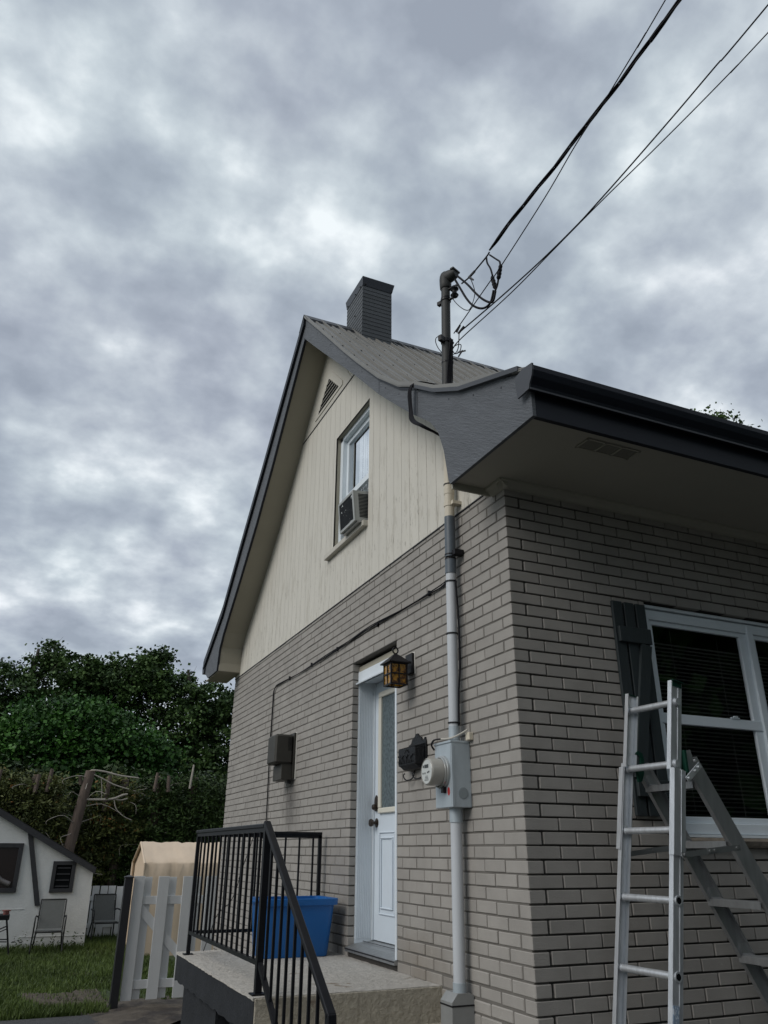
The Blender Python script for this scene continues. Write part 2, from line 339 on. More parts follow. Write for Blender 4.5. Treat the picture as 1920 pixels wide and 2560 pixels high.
def glass(name, trans=.5, rough=.02, k_=1.15):
    if name in MATS: return MATS[name]
    m = bpy.data.materials.new(name); m.use_nodes = True; MATS[name] = m; nt = m.node_tree; N = nt.nodes; L = nt.links; N.clear()
    o = N.new('ShaderNodeOutputMaterial'); g = N.new('ShaderNodeBsdfGlossy'); g.inputs['Roughness'].default_value = rough; g.inputs['Color'].default_value = (.9, .95, 1, 1)
    t = N.new('ShaderNodeBsdfTransparent'); t.inputs['Color'].default_value = (trans, trans, trans, 1)
    fr = N.new('ShaderNodeLayerWeight'); fr.inputs['Blend'].default_value = .5; pw = N.new('ShaderNodeMath'); pw.operation = 'POWER'; L.new(fr.outputs['Facing'], pw.inputs[0]); pw.inputs[1].default_value = 4.5; ad = N.new('ShaderNodeMath'); ad.operation = 'ADD'; L.new(pw.outputs[0], ad.inputs[0]); ad.inputs[1].default_value = .055
    nz = N.new('ShaderNodeTexNoise'); nz.inputs['Scale'].default_value = 2.0; bp = N.new('ShaderNodeBump'); bp.inputs['Strength'].default_value = .02
    L.new(nz.outputs[0], bp.inputs['Height']); L.new(bp.outputs[0], g.inputs['Normal'])
    k = N.new('ShaderNodeMath'); k.operation = 'MULTIPLY'; L.new(ad.outputs[0], k.inputs[0]); k.inputs[1].default_value = k_; k.use_clamp = True
    x = N.new('ShaderNodeMixShader'); L.new(k.outputs[0], x.inputs[0]); L.new(t.outputs[0], x.inputs[1]); L.new(g.outputs[0], x.inputs[2]); L.new(x.outputs[0], o.inputs[0])
    return m
M_glass = glass('window_glass', trans=.95)
M_glassb = glass('gable_window_glass', trans=.9, k_=3.0)  # reflection strengthened so the gable pane looks brighter
def amber():
    m = bpy.data.materials.new('amber_glass'); m.use_nodes = True; N = m.node_tree.nodes; L = m.node_tree.links; b = N['Principled BSDF']
    b.inputs['Roughness'].default_value = .15; b.inputs['Transmission Weight'].default_value = .55
    tc = N.new('ShaderNodeTexCoord'); n = N.new('ShaderNodeTexNoise'); n.inputs['Scale'].default_value = 30; L.new(tc.outputs['Object'], n.inputs[0])
    r = N.new('ShaderNodeValToRGB'); L.new(n.outputs['Fac'], r.inputs[0])
    r.color_ramp.elements[0].position = .4; r.color_ramp.elements[0].color = (.10, .035, .003, 1); r.color_ramp.elements[1].position = .6; r.color_ramp.elements[1].color = (.62, .33, .03, 1)
    L.new(r.outputs[0], b.inputs['Base Color']); return m
M_amber = amber()
def leafmat(name, c1, c2, c3=None):
    m = bpy.data.materials.new(name); m.use_nodes = True; N = m.node_tree.nodes; L = m.node_tree.links; b = N['Principled BSDF']
    b.inputs['Roughness'].default_value = .55; b.inputs['Specular IOR Level'].default_value = .25
    at = N.new('ShaderNodeAttribute'); at.attribute_name = 'tone'
    r = N.new('ShaderNodeValToRGB'); L.new(at.outputs['Fac'], r.inputs[0]); r.color_ramp.elements[0].color = (*c1, 1); r.color_ramp.elements[1].color = (*c2, 1)
    if c3: r.color_ramp.elements[1].position = .93; e = r.color_ramp.elements.new(.97); e.color = (*c3, 1)
    L.new(r.outputs[0], b.inputs['Base Color'])
    return m
ML_maple = leafmat('maple_leaves', (.010, .036, .008), (.055, .15, .022))
ML_far = leafmat('far_leaves', (.020, .042, .015), (.085, .15, .040))
ML_cedar = leafmat('cedar_foliage', (.022, .034, .010), (.13, .15, .045), (.26, .12, .04))
ML_cedard = leafmat('dark_cedar_foliage', (.012, .024, .008), (.055, .10, .024))
ML_grass = leafmat('grass_blades', (.030, .050, .010), (.10, .145, .032))
ML_weed = leafmat('weed_leaves', (.015, .03, .008), (.06, .09, .03))

def leaves(name, centers, size, m, parent=None, aspect=.6, droop=0.0, tone=None):
    """one small folded card per centre, random orientation"""
    n = len(centers); c = np.asarray(centers, float)
    d = rng.normal(size=(n, 3)); d[:, 2] = d[:, 2] * .6 - droop; d /= np.linalg.norm(d, axis=1)[:, None]
    u = rng.normal(size=(n, 3)); u -= d * (u * d).sum(1)[:, None]; u /= np.linalg.norm(u, axis=1)[:, None]
    s = (size * (0.6 + .8 * rng.random(n)))[:, None]
    v = np.stack([c - d * s * .5, c + u * s * aspect * .5, c + d * s * .5, c - u * s * aspect * .5], 1).reshape(-1, 3)
    me = bpy.data.meshes.new(name); me.vertices.add(4 * n); me.vertices.foreach_set('co', v.astype(np.float32).ravel())
    me.loops.add(4 * n); me.loops.foreach_set('vertex_index', np.arange(4 * n, dtype=np.int32))
    me.polygons.add(n); me.polygons.foreach_set('loop_start', np.arange(0, 4 * n, 4, dtype=np.int32)); me.polygons.foreach_set('loop_total', np.full(n, 4, dtype=np.int32))
    me.update(calc_edges=True); me.validate()
    if tone is None: tone = rng.random(n)
    t = np.repeat(np.clip(tone, 0, 1), 4); a = me.color_attributes.new('tone', 'FLOAT_COLOR', 'POINT')
    a.data.foreach_set('color', np.stack([t, t, t, np.ones_like(t)], 1).astype(np.float32).ravel())
    me.materials.append(m); o = bpy.data.objects.new(name, me); COL.objects.link(o)
    if parent is not None: attach(o, parent)
    return o

def crown_points(blobs, n_clump, per, spread, shell=.55):
    """clumps of leaf centres scattered through several ellipsoids; returns points and tone per point"""
    vol = np.array([b[3] * b[4] * b[5] for b in blobs]); pr = vol ** .67; pr /= pr.sum(); P = []; T = []
    for i in range(n_clump):
        b = blobs[rng.choice(len(blobs), p=pr)]
        d = rng.normal(size=3); d /= np.linalg.norm(d); r = shell + (1 - shell) * rng.random() ** .6
        c = np.array(b[:3]) + d * r * np.array(b[3:6]); k = int(per * (.5 + rng.random()))
        s = spread * (.6 + .8 * rng.random())
        P.append(c + rng.normal(size=(k, 3)) * s * np.array([1, 1, .55])); T.append(np.clip(rng.random() * .85 + rng.random(k) * .25 - .05, 0, 1))
    return np.concatenate(P), np.concatenate(T)

# ------------------------------------------------------------------ setting
b = MB(); b.box(-350, -350, -.3, 350, 350, 0); struct(b.build('ground', M_ground))
b = MB(); b.box(-9, -40, -.02, 14, 7.72, .006); struct(b.build('driveway', M_asphalt))
def soil():
    b = MB(); nx, ny = 26, 26
    for name, x0, x1, y0, y1 in (('soil_patch', -1.30, 1.6, 6.75, 8.75),):
        vs = []
        for i in range(nx + 1):
            for j in range(ny + 1):
                x = x0 + (x1 - x0) * i / nx; y = y0 + (y1 - y0) * j / ny
                e = min(i, 6) / 6 * min(ny - j, 5) / 5
                vs.append((x, y, .012 * e + .03 * e * random.random() * (1.3 if x < -.2 else .3)))
        b.add(vs, [(i * (ny + 1) + j, (i + 1) * (ny + 1) + j, (i + 1) * (ny + 1) + j + 1, i * (ny + 1) + j + 1) for i in range(nx) for j in range(ny)])
    struct(b.build('soil', M_dirt, smooth=True))
soil()
def lawn_patch():
    b = MB(); nx, ny = 60, 26; vs = []; x0, x1, y0, y1 = -2.3, -.92, 8.1, 9.75
    for i in range(nx + 1):
        for j in range(ny + 1):
            x = x0 + (x1 - x0) * i / nx; y = y0 + (y1 - y0) * j / ny; vs.append((x, y, (.012 + .02 * random.random()) if bare(x, y) else -.02))
    b.add(vs, [(i * (ny + 1) + j, (i + 1) * (ny + 1) + j, (i + 1) * (ny + 1) + j + 1, i * (ny + 1) + j + 1) for i in range(nx) for j in range(ny)])
    struct(b.build('bare_soil', mat('worn_lawn_soil', (0.075, 0.060, 0.044), 1.0, var=.5, vscale=7, bump=2.0, bscale=30), smooth=True))
def bare(x, y):
    v = math.sin(x * 2.3 + 1.1) * math.cos(y * 1.7 + .4) + .6 * math.sin(x * 5.1 + y * 3.2)
    return (x > -1.9 and y < 9.6 and y > 8.45 and v > .5 - (x + 2.0) * .5)
def grass():
    n = 60000; y = 7.75 + 9.3 * rng.random(n) ** 1.35; x = -4.6 + (5.2) * rng.random(n)
    keep = [not (bare(a, c) and random.random() < .75) and not (a > -.95 and c < 8.4) and not (a < -.64 and c > 15.35) for a, c in zip(x, y)]
    x = x[keep]; y = y[keep]; n = len(x); h = (.035 + .05 * rng.random(n)) * np.where((y < 8.3), 1.25, 1.0) * np.where(y > 14.6, 1.6, 1.0)
    an = rng.random(n) * 6.283; w = .005 + .005 * rng.random(n); lean = rng.normal(size=(n, 2)) * .025
    p = np.stack([x, y, np.zeros(n)], 1); s = np.stack([np.cos(an) * w, np.sin(an) * w, np.zeros(n)], 1)
    tip = p + np.stack([lean[:, 0], lean[:, 1], h], 1)
    v = np.stack([p - s, p + s, tip], 1).reshape(-1, 3)
    me = bpy.data.meshes.new('grass'); me.vertices.add(3 * n); me.vertices.foreach_set('co', v.astype(np.float32).ravel())
    me.loops.add(3 * n); me.loops.foreach_set('vertex_index', np.arange(3 * n, dtype=np.int32)); me.polygons.add(n)
    me.polygons.foreach_set('loop_start', np.arange(0, 3 * n, 3, dtype=np.int32)); me.polygons.foreach_set('loop_total', np.full(n, 3, dtype=np.int32)); me.update(calc_edges=True)
    big = .45 + .30 * np.sin(x * 1.9 + .5 * y) * np.cos(y * 1.3) + .25 * np.sin(x * 5.3 + 1.7 * y) * np.sin(y * 4.1); t = np.repeat(np.clip(big * .6 + rng.random(n) * .5, 0, 1), 3)
    a = me.color_attributes.new('tone', 'FLOAT_COLOR', 'POINT'); a.data.foreach_set('color', np.stack([t, t, t, np.ones_like(t)], 1).astype(np.float32).ravel())
    me.materials.append(ML_grass); o = bpy.data.objects.new('grass', me); COL.objects.link(o); struct(o, 'stuff')
grass(); lawn_patch()

# ------------------------------------------------------------------ the house
C = 0.0677; H0 = 3.867; LB = 0.2105; HLEN = 9.0; HW = 6.685
house = thing('brick_house', 'taupe painted brick house with cream gable siding and a grey metal roof', 'house', (0, 0, 0))
TOPR = [(3.34, 7.375), (2.43, 6.47), (2.01, 6.045), (1.64, 5.685), (1.2, 5.27), (.82, 4.965), (.53, 4.795), (.257, 4.605), (-.07, 4.425), (-.34, 4.32), (-.80, 4.118)]
TOPL = [(3.34, 7.375), (4.73, 6.12), (5.56, 5.41), (6.31, 4.74), (7.25, 4.205)]
BOTR = [(3.34, 7.10), (2.887, 6.68), (1.773, 5.665), (1.223, 5.145), (.921, 4.885), (.629, 4.64), (.36, 4.43), (.255, 4.30), (.186, 4.13), (.137, 3.895)]
BOTL = [(3.34, 7.10), (4.4, 5.97), (4.95, 5.44), (5.61, 4.89), (6.245, 4.40), (6.40, 4.23), (6.45, 3.955)]
XR = -.309
def interp(prof, y):
    p = sorted(prof)
    for (a, za), (c, zc) in zip(p, p[1:]):
        if a <= y <= c: return za + (zc - za) * (y - a) / (c - a)
    return p[0][1] if y < p[0][0] else p[-1][1]

def bricks():
    bs = MB(); bf = MB()
    side_open = [(1.562, 2.435, 1.0, 3.253)]
    front_open = [(.99, 3.02, 1.84, 3.252)]
    def cut(a, c, z0, z1, opens):
        segs = [(a, c)]
        for (o0, o1, oz0, oz1) in opens:
            if z1 < oz0 + .02 or z0 > oz1 - .012: continue
            nw = []
            for (p, q) in segs:
                if q <= o0 or p >= o1: nw.append((p, q)); continue
                if p < o0: nw.append((p, o0))
                if q > o1: nw.append((o1, q))
            segs = nw
        return segs
    g = .0047; dep = .095
    for r in range(-1, 57):
        z1 = H0 - r * C - g; z0 = H0 - (r + 1) * C + g
        if r == -1: z1 = H0 + .030
        if z0 < .02: z0 = .02
        even = (r % 2 == 0)
        # front wall (faces -Y)
        x = 0.0; first = True
        while x < HLEN:
            ln = LB if (even or not first) else LB / 2
            a = x + (0 if first else g); c = x + ln - g
            for (p, q) in cut(a, min(c, HLEN), z0, z1, front_open):
                if q - p < .012: continue
                j = random.gauss(0, .0011); jz = random.gauss(0, .0006); bf.cc = 1 + random.gauss(0, .035)
                if first and even: bf.cbox(p, j * .3, z0 + jz, q, dep, z1 + jz, .0024)
                elif not first: bf.cbox(p, j, z0 + jz, q, dep, z1 + jz, .0024)
            x += ln; first = False
        y = 0.0; first = True
        while y < HW:
            ln = LB if ((not even) or not first) else LB / 2
            a = y + (0 if first else g); c = y + ln - g
            low = max(0.0, (1.45 - z0) / .5) if (y < 2.7) else 0
            for (p, q) in cut(a, min(c, HW), z0, z1, side_open):
                if q - p < .012: continue
                j = random.gauss(0, .0010 + .002 * min(low, 1)); jz = random.gauss(0, .0006 + .001 * min(low, 1)); bs.cc = 1 + random.gauss(0, .03 + .03 * min(low, 1))
                if first and not even: bs.cbox(j * .3, p, z0 + jz, dep, q, z1 + jz, .0024 + .003 * min(low, 1))
                elif not first: bs.cbox(j, p, z0 + jz, dep, q, z1 + jz, .0024 + .004 * min(low, 1))
            y += ln; first = False
    s = bs.build('side_wall', M_brick, house); f = bf.build('front_wall', M_brick, house)
    # recessed mortar behind the brick faces, with the same openings
    m = MB(); d = .0045; k = .09
    m.box(d, .0155, 0, k, 1.5595, 3.89); m.box(d, 2.447, 0, k, HW - .01, 3.89); m.box(d, 1.56, 3.262, k, 2.4465, 3.89); m.box(d, 1.56, 0, k, 2.4465, .99)
    m.build('mortar', M_mortar2, s)
    d = .015; m = MB(); m.box(k, d, 0, .98, k, 3.89); m.box(3.03, d, 0, HLEN - .01, k, 3.89); m.box(.98, d, 3.262, 3.03, k, 3.89); m.box(.98, d, 0, 3.03, k, 1.83)
    m.build('mortar', M_mortar, f)
    # soot stain below the vent hood and other walls of the body
    w = MB(); w.box(.09, HW - .1, 0, HLEN, HW, 3.9); w.box(HLEN - .1, .09, 0, HLEN, HW - .1, 3.9); w.prism([(.02, 3.9), (HW - .02, 3.9), (3.34, 7.0)], 'x', HLEN - .1, HLEN)
    w.build('rear_wall', M_soffit, house)
    w = MB(); w.box(.6, .9, 0, .62, HW - .2, 3.6); w.box(.6, 1.0, 0, 4, 1.02, 3.6); w.box(.1, .1, 3.6, 5, 3, 3.62); w.box(.6, 2.0, 3.9, .62, 4.0, 5.7)
    w.build('interior', M_interior, house)
bricks()

def siding():
    b = MB(); x0, x1 = -.004, .012; gap = .0020; w = .1475; y = .13 - w; seamz = 6.235
    wy0, wy1, wz0, wz1 = 2.147, 3.02, 4.47, 5.72
    ys = [.13 + i * .1475 for i in range(-1, 46)]
    ztop = lambda y: interp(BOTR, y) if y < 3.34 else interp(BOTL, y)
    for i in range(len(ys) - 1):
        a = max(ys[i] + gap, .0); c = min(ys[i + 1] - gap, HW - .001)
        if c - a < .01: continue
        b.cc = 1 + random.gauss(0, .010)
        cuts = sorted([a, c] + [v for v in (3.34, wy0, wy1) if a < v < c])
        for p, q in zip(cuts, cuts[1:]):
            zt0 = ztop(p + 1e-6) + .06; zt1 = ztop(q - 1e-6) + .06
            if p < .14: zt0 = zt1 = max(zt0, 4.6)
            inw = p >= wy0 - 1e-6 and q <= wy1 + 1e-6
            zb = wz1 if inw else 3.905
            if min(zt0, zt1) > zb: b.prism([(p, zb), (q, zb), (q, zt1), (p, zt0)], 'x', x0, x1)
            if inw: b.prism([(p, 3.905), (q, 3.905), (q, wz0), (p, wz0)], 'x', x0, x1)
    s = b.build('siding', M_siding, house)
    k = MB(); k.prism([(.02, 3.9), (2.14, 3.9), (2.14, 5.9), (.02, 4.0)], 'x', .0125, .03); k.prism([(3.03, 3.9), (6.66, 3.9), (6.4, 4.2), (3.34, 7.0), (3.03, 6.7)], 'x', .0125, .03)
    k.prism([(2.14, 5.73), (3.03, 5.73), (3.03, 6.7), (2.14, 5.9)], 'x', .0125, .03); k.prism([(2.14, 3.9), (3.03, 3.9), (3.03, 4.46), (2.14, 4.46)], 'x', .0125, .03)
    k.build('siding_backing', M_darkwood, s)
    t = MB(); t.box(-.012, 2.52, seamz - .008, -.004, 4.36, seamz); t.build('seam_flashing', M_darkwood, s)
    t = MB(); t.prism([(2.62, seamz), (4.25, seamz), (3.34, 7.12)], 'x', -.010, -.0045); t.build('gable_panel', M_siding2, house)
    t = MB(); t.box(-.007, .0, 3.8965, .012, HW, 3.9045); t.build('drip_edge', M_darkwood, s)
    # gable window -------------------------------------------------
    win = MB()
    for (a, c, e, g_) in ((wy0, wy1, wz1 - .045, wz1), (wy0, wy1, wz0, wz0 + .03)): win.box(.045, a, e, .16, c, g_)
    win.box(.045, wy0, wz0, .16, wy0 + .04, wz1); win.box(.045, wy1 - .065, wz0, .16, wy1, wz1)
    w = win.build('gable_window', M_wframe, house, bevel=.004)
    r = MB(); r.box(-.003, wy1, wz0, .13, wy1 + .004, wz1); r.box(-.003, wy0 - .004, wz0, .13, wy0, wz1); r.box(-.003, wy0, wz1, .13, wy1, wz1 + .004); r.build('reveal', M_soffit, w)
    f = MB(); y0, y1 = wy0 + .04, wy1 - .065; zt = wz1 - .045; zm = 5.06
    f.box(.09, y0, zt - .05, .125, y1, zt); f.box(.09, y0, zm - .06, .125, y1, zm); f.box(.09, y1 - .05, zm, .125, y1, zt - .05); f.box(.09, y0, zm, .125, y0 + .05, zt - .05)
    f.build('sash', M_wframe, w, bevel=.003)
    g_ = MB(); g_.add([(.106, y0 + .05, zm), (.106, y0 + .05, zt - .05), (.106, y1 - .05, zt - .05), (.106, y1 - .05, zm)], [(0, 1, 2, 3)]); g_.build('pane', M_glassb, w)
    cu = MB()
    for i in range(26):
        yy = y0 + .02 + i * .022
        if yy > y1 - .20: break
        cu.box(.155 + .012 * math.sin(i * 1.3), yy, zm - .1, .162 + .012 * math.sin(i * 1.3), yy + .0225, zt)
    cu.build('curtain', M_curtain, w)
    sl = MB(); sl.cbox(-.05, 2.15, 4.415, .06, 3.15, 4.468, .004); sl.build('sill', M_siding2, w)
    # gable vent -------------------------------------------------
    v = MB(); v.prism([(2.87, 6.30), (3.73, 6.30), (3.73, 6.345), (3.38, 6.68), (3.22, 6.68), (2.87, 6.345)], 'x', -.018, -.0105)
    vp = v.build('gable_vent', M_siding2, house)
    vh = MB(); vh.prism([(2.98, 6.335), (3.62, 6.335), (3.30, 6.625)], 'x', -.0195, -.0185); vh.build('vent_opening', M_interior, vp)
    vs = MB()
    for i in range(5):
        z = 6.36 + i * .052; hw = max(.02, (6.632 - z) / .297 * .33); vs.box(-.024, 3.3 - hw, z, -.020, 3.3 + hw, z + .006)
    vs.build('louvre', M_siding2, vp)
M_siding2 = mat('cream_flat_panel', (0.50, 0.478, 0.42), .65, var=.05, vscale=2.5, bump=.1, bscale=50, spec=.3)
siding()

def roof():
    XE = HLEN + .3; dx = -.335
    b = MB(); b.strip([(y, z + .022) for y, z in TOPR], dx, XE, .012); b.strip([(y, z + .022) for y, z in TOPL], dx, XE, .012)
    r = b.build('roof', M_roof, house)
    rb = MB()
    fine = []
    for a, c in zip(TOPR, TOPR[1:]): fine += [a]
    fine.append(TOPR[-1])
    xs = [-.325 + .1915 * i for i in range(50)]
    for X, hh in [(x, .032) for x in xs] + [(x + .096, .017) for x in xs]:
        for prof in (fine, TOPL):
            vs = []; n = len(prof)
            for (y, z) in prof:
                z += .0215
                vs += [(X - .012, y, z), (X - .008, y, z + (hh if y > -.5 else .006)), (X + .008, y, z + (hh if y > -.5 else .006)), (X + .012, y, z)]
            rb.add(vs, [(4 * i + k, 4 * i + k + 1, 4 * i + 4 + k + 1, 4 * i + 4 + k) for i in range(n - 1) for k in range(3)] + [(3, 2, 1, 0), (4 * n - 4, 4 * n - 3, 4 * n - 2, 4 * n - 1)])
    rb.build('roof_rib', M_roof, r)
    sc = MB()
    for i, X in enumerate(xs[:24]):
        for k in range(10):
            y = 3.12 - k * .31
            if y < -.6: continue
            z = interp(TOPR, y) + .022; xx = X + .048 + random.gauss(0, .002); s_ = .0065
            sc.box(xx - s_, y - s_, z - .002, xx + s_, y + s_, z + .014)
    for k in range(24):
        y = 3.15 - k * .13; z = interp(TOPR, y) + .041; sc.box(-.333, y - .008, z - .004, -.317, y + .008, z + .006)
    sc.build('screw_rows', M_screw, r)['kind'] = 'stuff'
    cp = MB(); prof = [(3.34 - .15, 7.375 - .115), (3.34, 7.43), (3.34 + .15, 7.375 - .10)]
    for i in range(4):
        x0 = dx - .005 + i * 2.45; cp.strip(prof, x0, x0 + 2.5, .006)
    cp.build('ridge_cap', M_trim2, r)
    cl = MB()
    for X in xs: cl.box(X + .022, 3.34 - .145, 7.262, X + .169, 3.34 - .135, 7.283)
    cl.build('closure_strip', M_screw, r)
    # rake board ---------------------------------------------------
    k = MB(); top = [(y, z + .008) for y, z in TOPR if y > -.80] ; end = [(-.70, 4.165), (-.70, 4.06), (-.772, 4.03), (-.772, 3.868), (.12, 3.868)]
    poly = [p for p in top if p[0] > -.6] + end + BOTR[::-1]
    bm_tri(k, poly, XR, XR + .022); k.build('rake_board', M_rake, house)
    k = MB(); poly = [(y, z + .008) for y, z in TOPL] + [(7.19, 4.05), (7.0, 3.955)] + BOTL[::-1]
    bm_tri(k, poly, XR, XR + .022); k.build('rake_board', M_rake, house)
    k = MB()
    for pr, hh, o in ((TOPL, .105, .012), ): 
        n = len(pr)
        for (a, c) in zip(pr, pr[1:]): k.prism([(a[0], a[1] + .02), (c[0], c[1] + .02), (c[0], c[1] + .02 - hh), (a[0], a[1] + .02 - hh)], 'x', XR - .030, XR - .001)
    pr = [(.535, 4.80)] + TOPR[7:-1] + [(-.71, 4.178)]
    for (a, c) in zip(pr, pr[1:]): k.prism([(a[0], a[1] + .024), (c[0], c[1] + .024), (c[0], c[1] - .006), (a[0], a[1] - .006)], 'x', XR - .032, XR - .001)
    k2 = MB(); k2.v, k2.f = k.v, k.f
    n0 = 4 * 8; f0 = 4 * 6
    a_ = MB(); a_.v = k.v[:n0]; a_.f = k.f[:f0]; a_.build('rake_flashing', M_trim, house)
    a_ = MB(); a_.v = k.v[n0:]; a_.f = [tuple(i - n0 for i in f) for f in k.f[f0:]]; a_.build('rake_flashing', M_trim2, house)
    k = MB()
    for pr in (TOPR,):
        for (a, c) in zip(pr[:6], pr[1:7]): k.prism([(a[0], a[1] + .01), (c[0], c[1] + .01), (c[0], c[1] - .012), (a[0], a[1] - .012)], 'x', XR - .008, XR - .001)
    k.build('drip_strip', M_trim, house)
    k = MB(); 
    for (a, c) in zip(BOTL, BOTL[1:]): k.prism([(a[0], a[1] + .012), (c[0], c[1] + .012), (c[0], c[1] - .01), (a[0], a[1] - .01)], 'x', XR - .004, XR + .024)
    k.build('rake_edge', M_trim, house)
    k = MB(); k.box(XR - .0015, 1.222, 5.16, XR - .0005, 1.227, 5.27); k.box(XR - .0015, .545, 4.60, XR - .0005, .550, 4.78); k.each('board_seam', M_trim, house)
    k = MB()
    for y in (2.9, 2.45, 2.0, 1.6, 1.1, .85, .1, -.2, -.5): k.box(XR - .002, y - .004, interp(TOPR, y) - .06, XR, y + .004, interp(TOPR, y) - .05)
    k.build('screw_heads', M_trim, house)['kind'] = 'stuff'
    # soffits ------------------------------------------------------
    k = MB(); k.strip([(y, z + .030) for y, z in BOTR], XR + .02, .02, .012); k.strip([(y, z + .030) for y, z in BOTL] , XR + .02, .02, .012)
    k.box(XR + .02, 6.45, 3.945, .0, 7.19, 3.957); k.box(XR + .02, 6.435, 3.95, 0, 6.447, 4.3)
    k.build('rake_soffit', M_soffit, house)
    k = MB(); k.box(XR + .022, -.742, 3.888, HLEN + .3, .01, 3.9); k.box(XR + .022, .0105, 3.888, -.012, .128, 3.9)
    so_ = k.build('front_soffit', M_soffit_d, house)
    k = MB(); k.box(XR + .022, .128, 3.845, -.012, .142, 3.905); k.build('soffit_return', M_soffit_d, so_)
    k = MB(); k.box(.128, -.662, 3.8845, .478, -.568, 3.8875)
    sv = k.build('soffit_vent', mat('vent_mesh', (.26, .25, .21), .8, bump=1, bscale=300), house)
    k = MB()
    for x in (.118, .24, .355, .475): k.box(x, -.672, 3.881, x + .012, -.558, 3.8844)
    k.box(.118, -.674, 3.881, .487, -.662, 3.8842); k.box(.118, -.568, 3.881, .487, -.556, 3.8842); k.build('vent_frame', M_soffit_d, sv)
    # fascia and gutter ---------------------------------------------
    k = MB(); k.box(XR + .0225, -.77, 3.868, HLEN + .3, -.742, 4.10); k.build('fascia', M_gutter, house)
    k = MB(); gp = [(-.772, 4.012), (-.806, 4.005), (-.812, 4.03), (-.835, 4.065), (-.845, 4.10), (-.845, 4.128), (-.832, 4.134), (-.832, 4.126), (-.836, 4.12), (-.828, 4.07), (-.80, 4.03), (-.772, 4.02)]
    k.prism(gp, 'x', XR - .026, HLEN + .3)
    gt = k.build('gutter', M_gutter, house)
    k = MB(); ec = [(-.690, 4.135), (-.690, 4.075), (-.700, 4.0), (-.806, 4.003), (-.814, 4.03), (-.838, 4.065), (-.848, 4.10), (-.848, 4.136), (-.76, 4.15)]
    k.prism(ec, 'x', XR - .036, XR - .026); k.build('end_cap', M_trim2, gt)
    k = MB(); k.box(XR - .03, -.812, 3.9995, HLEN + .3, -.806, 4.010); k.build('gutter_lip', M_trim2, gt)
    k = MB(); k.prism([(7.19, 4.06), (7.30, 4.06), (7.33, 4.17), (7.19, 4.17)], 'x', XR - .02, HLEN); k.build('rear_gutter', M_gutter, house)
    # crown moulding under the front soffit ----------------------------
    for nm, prof in (('crown_moulding', [(0, 3.84), (0, 3.887), (.062, 3.887), (.058, 3.874), (.035, 3.862), (.02, 3.845)]),):
        k = MB(); k.prism([(-a - .001, z) for a, z in prof], 'x', -.05, HLEN); k.prism([(-a - .001, z) for a, z in prof], 'y', -.05, .127)
        k.build(nm, M_soffit_d, house)
def bm_tri(k, poly, x0, x1):
    """prism of a concave polygon, face triangulated"""
    from mathutils.geometry import tessellate_polygon
    n = len(poly); tris = tessellate_polygon([[Vector((p[0], p[1], 0)) for p in poly]])
    vs = [(x0, *p) for p in poly] + [(x1, *p) for p in poly]
    fs = [tuple(t) for t in tris] + [tuple(i + n for i in t[::-1]) for t in tris] + [(i, i + n, (i + 1) % n + n, (i + 1) % n) for i in range(n)]
    k.add(vs, fs)
roof()

def chimney():
    x0, x1, y0, y1, zt = .265, .632, 3.05, 3.545, 7.84
    b = MB(); b.box(x0 + .006, y0 + .006, 6.9, x1 - .006, y1 - .006, zt)
    c = b.build('chimney', M_trim2, house)
    s = MB(); n = 20; h = .0535
    for i in range(n):
        z1 = zt - i * h; z0 = z1 - h + .0016
        if z0 < 6.93: z0 = 6.93
        if z1 < 6.95: break
        s.cc = 1 + random.gauss(0, .05)
        s.prism([(y0 - .002, z0), (y0 + .006, z0), (y0 + .006, z1), (y0 + .0015, z1)], 'x', x0, x1)
        y = y0; k = 0
        while y < y1:
            ln = .13 if (k or i % 2) else .065
            s.cc = 1 + random.gauss(0, .07)
            s.prism([(x0 - .002, z0), (x0 + .006, z0), (x0 + .006, z1), (x0 + .0015, z1)], 'y', y + .001, min(y + ln - .002, y1)); y += ln; k += 1
    s.build('cladding', M_chim, c)
    k = MB(); a, e = .004, .034
    vs = [(x0 - a, y0 - a, zt), (x1 + a, y0 - a, zt), (x1 + a, y1 + a, zt), (x0 - a, y1 + a, zt), (x0 - a * .8, y0 - e * .3, zt + .125), (x1 + e, y0 - e * .3, zt + .125), (x1 + e, y1 + e, zt + .125), (x0 - e * .3, y1 + e, zt + .125)]
    vs[4] = (x0 - .008, y0 - .012, zt + .125)
    k.add(vs, [(3, 2, 1, 0), (4, 5, 6, 7), (0, 1, 5, 4), (1, 2, 6, 5), (2, 3, 7, 6), (3, 0, 4, 7)])
    k.build('chimney_cap', M_capm, c)
    k = MB()
    for (x, y, z) in ((x0 + .03, y0 - .012, zt + .02), (x1 - .0, y0 - .012, zt + .02), (x0 - .014, y0 + .05, zt + .006), (x0 - .014, y0 + .2, zt + .006), (x0 - .014, y0 + .44, zt + .006), (x0 - .006, 3.27, 7.55)):
        k.box(x - .006, y - .006, z - .006, x + .006, y + .006, z + .006)
    k.each('screw', M_screw, c)
chimney()

